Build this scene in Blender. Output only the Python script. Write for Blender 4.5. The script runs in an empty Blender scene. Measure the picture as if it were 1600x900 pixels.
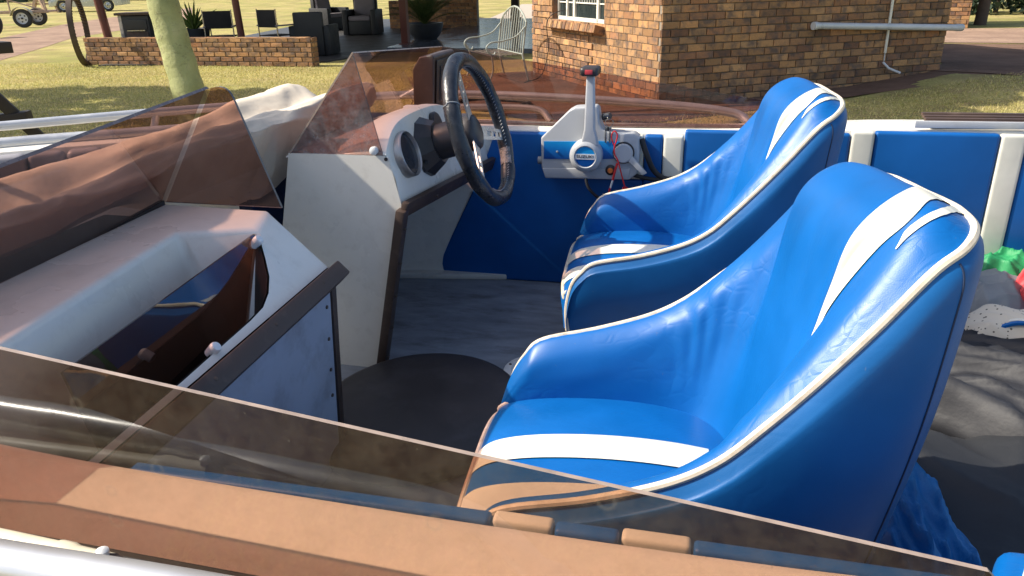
import bpy, bmesh, math, random
import numpy as np
from mathutils import Vector, Matrix

random.seed(7)
rng = np.random.default_rng(7)
SC = bpy.context.scene
COL = SC.collection
R = math.radians

# ------------------------------------------------------------------ camera
F_PX, PITCH, YAW, ROLL, CAM_Z = 1200.0, R(22.2), R(14.0), R(1.3), 1.6
cam_d = bpy.data.cameras.new('camera')
cam = bpy.data.objects.new('camera', cam_d)
COL.objects.link(cam)
SC.camera = cam
cam_d.sensor_width = 36.0
cam_d.lens = 36.0 * F_PX / 1600.0
cam_d.clip_start = 0.02
cam_d.clip_end = 2000.0
_R = Vector((1, 0, 0)); _F = Vector((0, math.cos(PITCH), -math.sin(PITCH))); _U = Vector((0, math.sin(PITCH), math.cos(PITCH)))
_x = _R * math.cos(ROLL) - _U * math.sin(ROLL)
_y = _R * math.sin(ROLL) + _U * math.cos(ROLL)
_m = Matrix((_x, _y, -_F)).transposed()
cam.matrix_world = Matrix.Translation((0, 0, CAM_Z)) @ (Matrix.Rotation(YAW, 3, 'Z') @ _m).to_4x4()
cam_d.dof.use_dof = False

# ------------------------------------------------------------------ light
SUN_AZ, SUN_EL = R(10.5), R(42.0)        # azimuth: from the bow (-X) towards port (-Y)
SUN_DIR = Vector((-math.cos(SUN_AZ) * math.cos(SUN_EL), -math.sin(SUN_AZ) * math.cos(SUN_EL), math.sin(SUN_EL)))
world = bpy.data.worlds.new('World')
SC.world = world
world.use_nodes = True
wn = world.node_tree
bg = wn.nodes['Background']
sky = wn.nodes.new('ShaderNodeTexSky')
sky.sky_type = 'NISHITA'
sky.sun_disc = False
sky.sun_elevation = SUN_EL
sky.sun_rotation = math.atan2(SUN_DIR.x, SUN_DIR.y)
sky.air_density = 1.0
sky.dust_density = 2.6
sky.ozone_density = 0.5
wn.links.new(sky.outputs[0], bg.inputs['Color'])
bg.inputs['Strength'].default_value = 0.145
sun_d = bpy.data.lights.new('sun', 'SUN')
sun = bpy.data.objects.new('sun', sun_d)
COL.objects.link(sun)
sun_d.energy = 4.9
sun_d.angle = R(0.53)
sun_d.color = (1.0, 0.92, 0.79)
sun.rotation_euler = SUN_DIR.to_track_quat('Z', 'Y').to_euler()
sun.location = (-6, -2, 8)
SC.view_settings.view_transform = 'Standard'
SC.view_settings.look = 'None'
SC.view_settings.exposure = 0.55
SC.view_settings.gamma = 1.0
SC.view_settings.use_curve_mapping = False
SC.cycles.max_bounces = 12
SC.cycles.transparent_max_bounces = 24

# ------------------------------------------------------------------ materials
def s2l(c):
    return tuple((x / 12.92 if x <= 0.04045 else ((x + 0.055) / 1.055) ** 2.4) for x in c)

class NT:
    def __init__(self, name):
        self.m = bpy.data.materials.new(name)
        self.m.use_nodes = True
        self.t = self.m.node_tree
        self.b = self.t.nodes['Principled BSDF']
        self.o = self.t.nodes['Material Output']
    def n(self, typ, **kw):
        x = self.t.nodes.new(typ)
        for k, v in kw.items():
            if k.startswith('i_'):
                x.inputs[k[2:].replace('_', ' ')].default_value = v
            else:
                setattr(x, k, v)
        return x
    def l(self, a, b):
        self.t.links.new(a, b)
    def coord(self, scale=1.0, stretch=None):
        tc = self.n('ShaderNodeTexCoord')
        mp = self.n('ShaderNodeMapping')
        mp.inputs['Scale'].default_value = stretch if stretch else (scale, scale, scale)
        self.l(tc.outputs['Object'], mp.inputs['Vector'])
        return mp.outputs[0]
    def noise(self, vec, scale, detail=4, rough=0.55):
        n = self.n('ShaderNodeTexNoise')
        n.inputs['Scale'].default_value = scale
        n.inputs['Detail'].default_value = detail
        n.inputs['Roughness'].default_value = rough
        self.l(vec, n.inputs['Vector'])
        return n.outputs[0]
    def ramp(self, fac, stops):
        r = self.n('ShaderNodeValToRGB')
        el = r.color_ramp.elements
        while len(el) < len(stops): el.new(0.5)
        for e, (p, c) in zip(el, stops):
            e.position = p
            e.color = (*c, 1) if len(c) == 3 else c
        self.l(fac, r.inputs[0])
        return r.outputs[0]
    def mix(self, fac, a, b, typ='MIX'):
        x = self.n('ShaderNodeMix', data_type='RGBA', blend_type=typ)
        for sock, v in ((x.inputs[0], fac), (x.inputs[6], a), (x.inputs[7], b)):
            if hasattr(v, 'is_linked'): self.l(v, sock)
            elif isinstance(v, (int, float)): sock.default_value = v
            else: sock.default_value = (*v, 1)
        return x.outputs[2]
    def math(self, op, a, b=0.0):
        x = self.n('ShaderNodeMath', operation=op)
        for sock, v in ((x.inputs[0], a), (x.inputs[1], b)):
            if hasattr(v, 'is_linked'): self.l(v, sock)
            else: sock.default_value = v
        return x.outputs[0]
    def bump(self, h, strength=0.3, dist=0.002):
        b = self.n('ShaderNodeBump')
        b.inputs['Strength'].default_value = strength
        b.inputs['Distance'].default_value = dist
        self.l(h, b.inputs['Height'])
        self.l(b.outputs[0], self.b.inputs['Normal'])
        return b

def simple(name, col, rough=0.5, metal=0.0, var=0.12, vscale=6.0, bump=0.0, bscale=80.0, bdist=0.001, stretch=None, spec=0.5, dirt=None, rvar=0.1):
    k = NT(name)
    v = k.coord(1.0, stretch)
    n = k.noise(v, vscale, 5, 0.6)
    lo = tuple(c * (1 - var) for c in col); hi = tuple(min(1, c * (1 + var)) for c in col)
    c = k.ramp(n, [(0.3, lo), (0.7, hi)])
    if dirt:
        dcol, damt, dscale = dirt
        dn = k.noise(v, dscale, 6, 0.65)
        f = k.ramp(dn, [(0.52, (0, 0, 0)), (0.75, (damt,) * 3)])
        c = k.mix(f, c, dcol)
    k.l(c, k.b.inputs['Base Color'])
    rr = k.ramp(n, [(0.3, (max(0.02, rough - rvar),) * 3), (0.7, (min(1, rough + rvar),) * 3)])
    k.l(rr, k.b.inputs['Roughness'])
    k.b.inputs['Metallic'].default_value = metal
    k.b.inputs['Specular IOR Level'].default_value = spec
    if bump:
        k.bump(k.noise(v, bscale, 4, 0.6), bump, bdist)
    return k.m

def vinyl(name, col, rough=0.40, crease=0.6):
    k = NT(name)
    v = k.coord()
    n = k.noise(v, 5.0, 5)
    lo = tuple(c * 0.82 for c in col); hi = tuple(min(1, c * 1.13) for c in col)
    c = k.ramp(n, [(0.3, lo), (0.7, hi)])
    sp = k.ramp(k.noise(v, 70.0, 4, 0.7), [(0.70, (0, 0, 0)), (0.78, (0.35,) * 3)])
    c = k.mix(sp, c, (0.22, 0.20, 0.17))
    # rubbed, greyish wear spots
    wn_ = k.noise(v, 14.0, 6, 0.7)
    w = k.ramp(wn_, [(0.66, (0, 0, 0)), (0.80, (0.35,) * 3)])
    c = k.mix(w, c, tuple(0.75 * x + 0.04 for x in col))
    k.l(c, k.b.inputs['Base Color'])
    k.l(k.ramp(n, [(0.3, (rough - 0.06,) * 3), (0.7, (rough + 0.1,) * 3)]), k.b.inputs['Roughness'])
    k.b.inputs['Specular IOR Level'].default_value = 0.38
    vo = k.n('ShaderNodeTexVoronoi', feature='DISTANCE_TO_EDGE')
    vo.inputs['Scale'].default_value = 420.0
    k.l(v, vo.inputs['Vector'])
    grain = k.math('MULTIPLY', k.math('MINIMUM', vo.outputs['Distance'], 0.25), 1.2)
    # fine leather creases: warped, stretched cells
    mp = k.n('ShaderNodeMapping'); mp.inputs['Scale'].default_value = (26, 70, 40); mp.inputs['Rotation'].default_value = (0.5, 0.3, 0.6)
    nv = k.n('ShaderNodeTexNoise'); nv.inputs['Scale'].default_value = 9.0
    k.l(v, nv.inputs['Vector'])
    addv = k.n('ShaderNodeVectorMath', operation='MULTIPLY_ADD')
    k.l(nv.outputs['Color'], addv.inputs[0]); addv.inputs[1].default_value = (0.05, 0.05, 0.05); k.l(v, addv.inputs[2])
    k.l(addv.outputs[0], mp.inputs['Vector'])
    v2 = k.n('ShaderNodeTexVoronoi', feature='DISTANCE_TO_EDGE'); v2.inputs['Scale'].default_value = 1.0
    k.l(mp.outputs[0], v2.inputs['Vector'])
    cr = k.math('MINIMUM', k.math('MULTIPLY', v2.outputs['Distance'], 6.0), 1.0)
    mask = k.ramp(k.noise(v, 7.0, 3), [(0.42, (0, 0, 0)), (0.6, (1, 1, 1))])
    cr = k.math('MULTIPLY', cr, mask)
    h = k.math('ADD', k.math('MULTIPLY', grain, 0.25), k.math('MULTIPLY', cr, crease))
    h = k.math('ADD', h, k.math('MULTIPLY', k.noise(v, 13.0, 3), 0.6))
    k.bump(h, 0.36, 0.0012)
    return k.m

def acrylic(name, tint, dust=0.05, rough=0.03, dustcol=(0.55, 0.5, 0.45), spots=True, ior=1.49):
    k = NT(name)
    v = k.coord()
    tr = k.n('ShaderNodeBsdfTransparent'); tr.inputs[0].default_value = (*tint, 1)
    gl = k.n('ShaderNodeBsdfGlossy'); gl.inputs['Roughness'].default_value = rough
    fr = k.n('ShaderNodeFresnel'); fr.inputs['IOR'].default_value = ior
    bn = k.n('ShaderNodeBump'); bn.inputs['Strength'].default_value = 0.06; bn.inputs['Distance'].default_value = 0.004
    k.l(k.noise(v, 9.0, 2), bn.inputs['Height'])
    k.l(bn.outputs[0], gl.inputs['Normal']); k.l(bn.outputs[0], fr.inputs['Normal'])
    m1 = k.n('ShaderNodeMixShader')
    # both sides of the sheet reflect; keep the front one only
    geo = k.n('ShaderNodeNewGeometry')
    ff = k.math('MULTIPLY', fr.outputs[0], k.math('SUBTRACT', 1.0, geo.outputs['Backfacing']))
    k.l(ff, m1.inputs[0]); k.l(tr.outputs[0], m1.inputs[1]); k.l(gl.outputs[0], m1.inputs[2])
    df = k.n('ShaderNodeBsdfDiffuse'); df.inputs[0].default_value = (*dustcol, 1)
    dn = k.noise(v, 4.0, 6, 0.7)
    d2 = k.noise(v, 55.0, 5, 0.7)
    dm = k.math('MULTIPLY', k.ramp(dn, [(0.3, (0.25,) * 3), (0.75, (1,) * 3)]), k.ramp(d2, [(0.35, (0.3,) * 3), (0.68, (1.6,) * 3)]))
    dm = k.math('MULTIPLY', dm, dust)
    if spots:
        vo = k.n('ShaderNodeTexVoronoi', feature='F1'); vo.inputs['Scale'].default_value = 26.0
        k.l(v, vo.inputs['Vector'])
        ring = k.ramp(vo.outputs['Distance'], [(0.10, (0, 0, 0)), (0.15, (1, 1, 1)), (0.21, (0, 0, 0))])
        sel = k.ramp(vo.outputs['Color'], [(0.72, (0, 0, 0)), (0.76, (1, 1, 1))])
        dm = k.math('ADD', dm, k.math('MULTIPLY', k.math('MULTIPLY', ring, sel), dust * 1.6))
        v3 = k.n('ShaderNodeTexVoronoi', feature='F1'); v3.inputs['Scale'].default_value = 120.0
        k.l(v, v3.inputs['Vector'])
        sp = k.ramp(v3.outputs['Distance'], [(0.05, (1, 1, 1)), (0.14, (0, 0, 0))])
        s3 = k.ramp(v3.outputs['Color'], [(0.8, (0, 0, 0)), (0.84, (1, 1, 1))])
        dm = k.math('ADD', dm, k.math('MULTIPLY', k.math('MULTIPLY', sp, s3), dust * 2.2))
    m2 = k.n('ShaderNodeMixShader')
    k.l(dm, m2.inputs[0]); k.l(m1.outputs[0], m2.inputs[1]); k.l(df.outputs[0], m2.inputs[2])
    k.l(m2.outputs[0], k.o.inputs['Surface'])
    return k.m

def brick_mat(name, warm=1.0):
    k = NT(name)
    v = k.coord()
    oi = k.n('ShaderNodeObjectInfo'); geo = k.n('ShaderNodeNewGeometry')
    rnd = k.math('FRACT', k.math('ADD', oi.outputs['Random'], geo.outputs['Random Per Island']))
    base = k.ramp(rnd, [(0.0, (0.36, 0.20, 0.095)), (0.2, (0.45, 0.26, 0.125)), (0.4, (0.33, 0.165, 0.085)), (0.6, (0.50, 0.30, 0.15)), (0.78, (0.40, 0.215, 0.11)), (0.9, (0.27, 0.14, 0.085)), (1.0, (0.47, 0.27, 0.13))])
    # flashed clinker patches, shifted per brick
    comb = k.n('ShaderNodeCombineXYZ')
    k.l(k.math('MULTIPLY', rnd, 97.0), comb.inputs[0]); k.l(k.math('MULTIPLY', rnd, 41.0), comb.inputs[2])
    av = k.n('ShaderNodeVectorMath', operation='ADD'); k.l(v, av.inputs[0]); k.l(comb.outputs[0], av.inputs[1])
    fl = k.ramp(k.noise(av.outputs[0], 7.0, 4, 0.6), [(0.46, (0, 0, 0)), (0.64, (0.8,) * 3)])
    c = k.mix(fl, base, (0.125, 0.10, 0.09))
    tone = k.ramp(k.math('FRACT', k.math('MULTIPLY', rnd, 17.3)), [(0.0, (0.62, 0.64, 0.68)), (0.5, (0.95, 0.95, 0.95)), (1.0, (1.25, 1.2, 1.1))])
    c = k.mix(1.0, c, tone, 'MULTIPLY')
    fine = k.noise(v, 60.0, 5, 0.7)
    c = k.mix(0.5, c, k.ramp(fine, [(0.3, (0.55,) * 3), (0.7, (1.25,) * 3)]), 'MULTIPLY')
    k.l(c, k.b.inputs['Base Color'])
    k.b.inputs['Roughness'].default_value = 0.88
    k.b.inputs['Specular IOR Level'].default_value = 0.2
    k.bump(fine, 0.6, 0.004)
    return k.m

BLUE = (0.0005, 0.108, 0.375)
MT = {}
MT['blue'] = vinyl('blue_vinyl', BLUE)
MT['blue_shell'] = vinyl('blue_vinyl_shell', (0.006, 0.105, 0.32), 0.42, 0.2)
MT['blue_panel'] = vinyl('blue_panel_vinyl', (0.001, 0.10, 0.36), 0.45, 0.15)
MT['white_vinyl'] = vinyl('white_vinyl', (0.70, 0.69, 0.60), 0.4, 0.25)
MT['seam_blue'] = simple('dark_seam', (0.006, 0.02, 0.06), 0.6)
MT['piping'] = simple('cream_piping', (0.68, 0.60, 0.47), 0.5, var=0.18, vscale=30, dirt=((0.3, 0.22, 0.14), 0.6, 40))
MT['gelcoat'] = simple('white_gelcoat', (0.80, 0.765, 0.68), 0.32, var=0.05, vscale=4, dirt=((0.42, 0.36, 0.28), 0.22, 26), bump=0.08, bscale=30)
MT['gelcoat_in'] = simple('white_gelcoat_inside', (0.68, 0.65, 0.58), 0.5, var=0.08, vscale=4, dirt=((0.22, 0.18, 0.14), 0.3, 30), bump=0.15, bscale=40)
MT['shade_brown'] = simple('tray_shade_colour', (0.035, 0.026, 0.022), 0.7)
MT['navy'] = vinyl('navy_vinyl', (0.004, 0.012, 0.045), 0.5, 0.15)
MT['kick'] = simple('shaded_kick_panel', (0.36, 0.39, 0.45), 0.5, var=0.08, dirt=((0.14, 0.13, 0.13), 0.5, 11))  # white panel; its bluish shade is put into the grey base colour
MT['floor'] = simple('grey_deck_paint', (0.25, 0.27, 0.30), 0.7, var=0.25, vscale=9, dirt=((0.07, 0.055, 0.045), 0.7, 6), bump=0.4, bscale=120, stretch=(1, 2.5, 1))
MT['trim'] = simple('brown_trim', (0.060, 0.036, 0.026), 0.5, var=0.25, vscale=8, dirt=((0.16, 0.11, 0.08), 0.5, 20), bump=0.25, bscale=50)
MT['black_plastic'] = simple('black_plastic', (0.030, 0.026, 0.027), 0.38, var=0.2, dirt=((0.10, 0.08, 0.07), 0.4, 18), bump=0.1, bscale=120)
MT['brown_casing'] = simple('brown_black_casing', (0.055, 0.032, 0.024), 0.45, var=0.2, dirt=((0.14, 0.1, 0.08), 0.4, 18), bump=0.3, bscale=160)
MT['black_leather'] = simple('black_rim_leather', (0.018, 0.020, 0.026), 0.3, var=0.35, vscale=20, dirt=((0.12, 0.11, 0.11), 0.45, 24), bump=0.6, bscale=70, bdist=0.0025)
MT['alu'] = simple('brushed_aluminium', (0.66, 0.65, 0.62), 0.32, 0.75, var=0.08, vscale=12, dirt=((0.35, 0.33, 0.3), 0.3, 15))
MT['alu_rail'] = simple('dull_aluminium_tube', (0.56, 0.57, 0.58), 0.36, 0.6, var=0.06, vscale=10, dirt=((0.5, 0.48, 0.44), 0.4, 12))
MT['chrome'] = simple('satin_bezel', (0.42, 0.40, 0.38), 0.36, 0.8, var=0.1, vscale=15, dirt=((0.3, 0.26, 0.22), 0.4, 20))
MT['worn_metal'] = simple('worn_foil', (0.22, 0.21, 0.20), 0.55, 0.4, var=0.6, vscale=60, bump=1.0, bscale=80, bdist=0.006)
MT['grey_paint'] = simple('light_grey_paint', (0.44, 0.455, 0.47), 0.38, var=0.05, dirt=((0.24, 0.22, 0.2), 0.35, 14))
MT['grey_dark'] = simple('mid_grey_paint', (0.28, 0.29, 0.30), 0.4, var=0.06)
MT['white_plastic'] = simple('white_plastic', (0.75, 0.75, 0.73), 0.35, var=0.04)
MT['red'] = simple('red_cord', (0.62, 0.03, 0.03), 0.4, var=0.1)
MT['red_sw'] = simple('red_switch', (0.55, 0.05, 0.06), 0.4, var=0.1)
MT['orange'] = simple('orange_button', (0.85, 0.22, 0.04), 0.35, var=0.08)
MT['steel'] = simple('key_steel', (0.42, 0.40, 0.36), 0.3, 1.0, var=0.2, vscale=30)
MT['dial'] = simple('dial_black', (0.05, 0.05, 0.055), 0.15, var=0.2)
MT['acrylic'] = acrylic('tinted_acrylic', (0.675, 0.52, 0.475), 0.04)
MT['acrylic_near'] = acrylic('tinted_acrylic_dust_reflection', (0.715, 0.555, 0.46), 0.085, ior=1.62, dustcol=(0.40, 0.35, 0.25))  # real dust; its brown mottling also stands in for reflected dry ground
MT['acrylic_wing'] = acrylic('tinted_acrylic_sunny_dust', (0.675, 0.52, 0.475), 0.30, spots=False, dustcol=(0.5, 0.5, 0.5))
MT['acrylic_box'] = acrylic('tinted_acrylic_dark', (0.40, 0.29, 0.24), 0.008, spots=False, rough=0.015, ior=2.0)
MT['edge'] = simple('acrylic_cut_edge', (0.34, 0.26, 0.21), 0.3, var=0.25, vscale=40)
MT['edge_dark'] = simple('acrylic_dark_edge', (0.10, 0.085, 0.09), 0.25, var=0.25, vscale=40)
MT['canvas'] = simple('dirty_white_canvas', (0.66, 0.58, 0.465), 0.8, var=0.12, vscale=3, dirt=((0.36, 0.24, 0.17), 0.6, 6), bump=0.35, bscale=22, bdist=0.006)
MT['bow_vinyl'] = simple('grey_bow_vinyl', (0.26, 0.25, 0.27), 0.45, var=0.1, bump=0.2)
MT['cream_tube'] = simple('cream_tube', (0.72, 0.66, 0.50), 0.4, var=0.1, dirt=((0.4, 0.3, 0.18), 0.4, 14))
MT['dark_lid'] = simple('dark_brown_lid', (0.032, 0.027, 0.028), 0.55, var=0.25, vscale=6, dirt=((0.075, 0.07, 0.075), 0.5, 9), bump=0.25, bscale=70)
MT['rubber'] = simple('black_rubber', (0.02, 0.02, 0.021), 0.65, var=0.25, bump=0.2, bscale=40)
# clothes
MT['blue_cloth'] = simple('blue_nylon', (0.004, 0.155, 0.40), 0.6, var=0.2, vscale=5, bump=0.6, bscale=18, bdist=0.01)
MT['black_neo'] = simple('black_neoprene', (0.018, 0.020, 0.024), 0.7, var=0.2, vscale=3, bump=0.4, bscale=9, bdist=0.01)
MT['black_nylon'] = simple('black_nylon', (0.022, 0.023, 0.028), 0.62, var=0.25, vscale=4, bump=0.3, bscale=16, bdist=0.008)
MT['green_cloth'] = simple('green_nylon', (0.02, 0.26, 0.09), 0.6, var=0.2, bump=0.4, bscale=16, bdist=0.008)
MT['red_cloth'] = simple('red_nylon', (0.62, 0.06, 0.07), 0.6, var=0.15, bump=0.6, bscale=14, bdist=0.01)
MT['grey_cloth'] = simple('grey_nylon', (0.20, 0.22, 0.23), 0.6, var=0.15, bump=0.5, bscale=14, bdist=0.008)
MT['beige_cloth'] = simple('beige_canvas', (0.55, 0.50, 0.42), 0.7, var=0.12, bump=0.4, bscale=20, bdist=0.006)
# surroundings
MT['brick'] = brick_mat('clinker_brick')
MT['mortar'] = simple('mortar', (0.25, 0.21, 0.165), 0.92, var=0.25, vscale=9, bump=0.5, bscale=50, bdist=0.004)
MT['steel_white'] = simple('white_window_paint', (0.74, 0.72, 0.64), 0.4, var=0.06)
MT['pvc'] = simple('white_pvc', (0.62, 0.64, 0.66), 0.35, var=0.06, dirt=((0.3, 0.28, 0.24), 0.4, 5))
MT['oxblood'] = simple('red_oxide_paint', (0.12, 0.032, 0.022), 0.45, var=0.2, vscale=4)
MT['dark_wood'] = simple('dark_wood', (0.022, 0.014, 0.010), 0.6, var=0.3, vscale=10, bump=0.3, bscale=40)
MT['screed'] = simple('polished_grey_screed', (0.10, 0.115, 0.14), 0.16, var=0.2, vscale=2.0, rvar=0.06)
MT['paving'] = simple('patio_paving', (0.055, 0.053, 0.050), 0.5, var=0.25, vscale=3)
MT['rattan'] = simple('black_rattan', (0.016, 0.017, 0.019), 0.5, var=0.3, bump=0.6, bscale=60, bdist=0.006)
MT['cushion_mauve'] = simple('mauve_cushion', (0.22, 0.20, 0.22), 0.85, var=0.1, bump=0.3, bscale=40)
MT['pot'] = simple('dark_pot', (0.025, 0.03, 0.038), 0.5, var=0.2)
MT['bench_paint'] = simple('pale_green_iron', (0.33, 0.36, 0.32), 0.5, var=0.15, vscale=20, dirt=((0.10, 0.06, 0.04), 0.5, 20))
MT['rust_iron'] = simple('rusty_iron', (0.085, 0.06, 0.045), 0.8, var=0.3, vscale=10, bump=0.4, bscale=40)
MT['stove_dark'] = simple('stove_black', (0.03, 0.033, 0.034), 0.6, var=0.3, vscale=10)
MT['stove_white'] = simple('peeling_white_enamel', (0.62, 0.58, 0.5), 0.6, var=0.1, dirt=((0.07, 0.05, 0.04), 0.9, 9))
MT['tile_roof'] = simple('brown_roof', (0.14, 0.07, 0.05), 0.8, var=0.2)
MT['car_paint'] = simple('silver_car_paint', (0.52, 0.54, 0.52), 0.25, 0.3, var=0.03)
MT['cream_paint'] = simple('cream_mudguard', (0.55, 0.50, 0.33), 0.45, var=0.1)
MT['tan_frame'] = simple('tan_steel_frame', (0.42, 0.29, 0.20), 0.6, var=0.15)
MT['white_rim'] = simple('white_wheel_rim', (0.62, 0.62, 0.64), 0.4, var=0.06)
MT['glass_dark'] = simple('dark_window_glass', (0.02, 0.03, 0.032), 0.06, var=0.2)
MT['canvas_dark'] = simple('black_canvas', (0.012, 0.013, 0.014), 0.85, var=0.2)
MT['stone_pale'] = simple('pale_stone', (0.45, 0.38, 0.30), 0.8, var=0.15)

def bark_mat():
    k = NT('yellow_green_bark')
    v = k.coord()
    n = k.noise(v, 3.0, 6, 0.6)
    c = k.ramp(n, [(0.3, (0.27, 0.285, 0.11)), (0.55, (0.38, 0.39, 0.165)), (0.75, (0.50, 0.47, 0.24))])
    n2 = k.noise(k.coord(1, (3, 3, 18)), 2.0, 5, 0.7)
    c = k.mix(k.ramp(n2, [(0.6, (0, 0, 0)), (0.72, (0.7,) * 3)]), c, (0.12, 0.12, 0.06))
    k.l(c, k.b.inputs['Base Color']); k.b.inputs['Roughness'].default_value = 0.75
    fl = k.ramp(k.noise(v, 9.0, 6, 0.75), [(0.56, (0, 0, 0)), (0.62, (0.55,) * 3)])
    c2 = k.mix(fl, c, (0.16, 0.15, 0.07)); k.l(c2, k.b.inputs['Base Color'])
    k.bump(k.noise(v, 14, 6, 0.7), 0.6, 0.03)
    return k.m
MT['bark'] = bark_mat()
MT['bark_brown'] = simple('brown_bark', (0.10, 0.07, 0.05), 0.9, var=0.3, bump=0.7, bscale=20, bdist=0.02)

def leaf_mat(name, a, b, tl=0.4):
    k = NT(name)
    geo = k.n('ShaderNodeNewGeometry')
    c = k.ramp(geo.outputs['Random Per Island'], [(0.0, a), (1.0, b)])
    k.l(c, k.b.inputs['Base Color']); k.b.inputs['Roughness'].default_value = 0.55
    t = k.n('ShaderNodeBsdfTranslucent'); k.l(c, t.inputs[0])
    mx = k.n('ShaderNodeMixShader'); mx.inputs[0].default_value = tl
    k.l(k.b.outputs[0], mx.inputs[1]); k.l(t.outputs[0], mx.inputs[2]); k.l(mx.outputs[0], k.o.inputs['Surface'])
    return k.m
MT['leaf'] = leaf_mat('tree_leaf', (0.035, 0.07, 0.015), (0.09, 0.13, 0.03), 0.15)
MT['palm_leaf'] = leaf_mat('palm_leaf', (0.03, 0.07, 0.02), (0.12, 0.17, 0.05))
MT['aloe_leaf'] = leaf_mat('aloe_leaf', (0.10, 0.17, 0.03), (0.20, 0.26, 0.06))
MT['hedge_leaf'] = leaf_mat('hedge_leaf', (0.018, 0.035, 0.02), (0.04, 0.07, 0.035))
MT['blade'] = leaf_mat('grass_blade', (0.33, 0.33, 0.08), (0.74, 0.62, 0.28))

def ground_mat():
    k = NT('lawn_ground')
    v = k.coord()
    big = k.noise(v, 0.28, 4, 0.6)
    mid = k.noise(v, 1.7, 5, 0.65)
    fine = k.noise(v, 28.0, 6, 0.75)
    g = k.ramp(mid, [(0.3, (0.27, 0.27, 0.07)), (0.5, (0.42, 0.38, 0.12)), (0.7, (0.55, 0.45, 0.20))])
    g2 = k.ramp(big, [(0.35, (0.36, 0.34, 0.10)), (0.65, (0.60, 0.49, 0.23))])
    c = k.mix(0.5, g, g2)
    gr_ = k.ramp(k.noise(v, 0.45, 3, 0.5), [(0.48, (0, 0, 0)), (0.62, (0.7,) * 3)])
    c = k.mix(gr_, c, (0.22, 0.27, 0.06))
    c = k.mix(0.8, c, k.ramp(fine, [(0.3, (0.35,) * 3), (0.7, (1.4,) * 3)]), 'MULTIPLY')
    pt = k.ramp(k.noise(v, 0.9, 6, 0.7), [(0.42, (0, 0, 0)), (0.62, (0.6,) * 3)])
    c = k.mix(pt, c, (0.30, 0.205, 0.12))
    k.l(c, k.b.inputs['Base Color']); k.b.inputs['Roughness'].default_value = 0.95
    k.b.inputs['Specular IOR Level'].default_value = 0.1
    k.bump(fine, 0.8, 0.03)
    return k.m
MT['ground'] = ground_mat()
def dirt_mat(name, a, b):
    k = NT(name); v = k.coord()
    c = k.ramp(k.noise(v, 0.9, 6, 0.7), [(0.3, a), (0.7, b)])
    st = k.ramp(k.noise(k.coord(1, (0.5, 3.0, 1)), 1.4, 5, 0.7), [(0.45, (1, 1, 1)), (0.7, (0.6,) * 3)])
    c = k.mix(0.6, c, st, 'MULTIPLY')
    k.l(c, k.b.inputs['Base Color']); k.b.inputs['Roughness'].default_value = 0.95; k.b.inputs['Specular IOR Level'].default_value = 0.1
    k.bump(k.noise(v, 14, 6, 0.7), 0.7, 0.04)
    return k.m
MT['dirt'] = dirt_mat('driveway_dirt', (0.24, 0.16, 0.12), (0.42, 0.29, 0.21))
MT['dirt_dark'] = dirt_mat('bare_soil', (0.12, 0.075, 0.055), (0.24, 0.15, 0.105))

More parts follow.
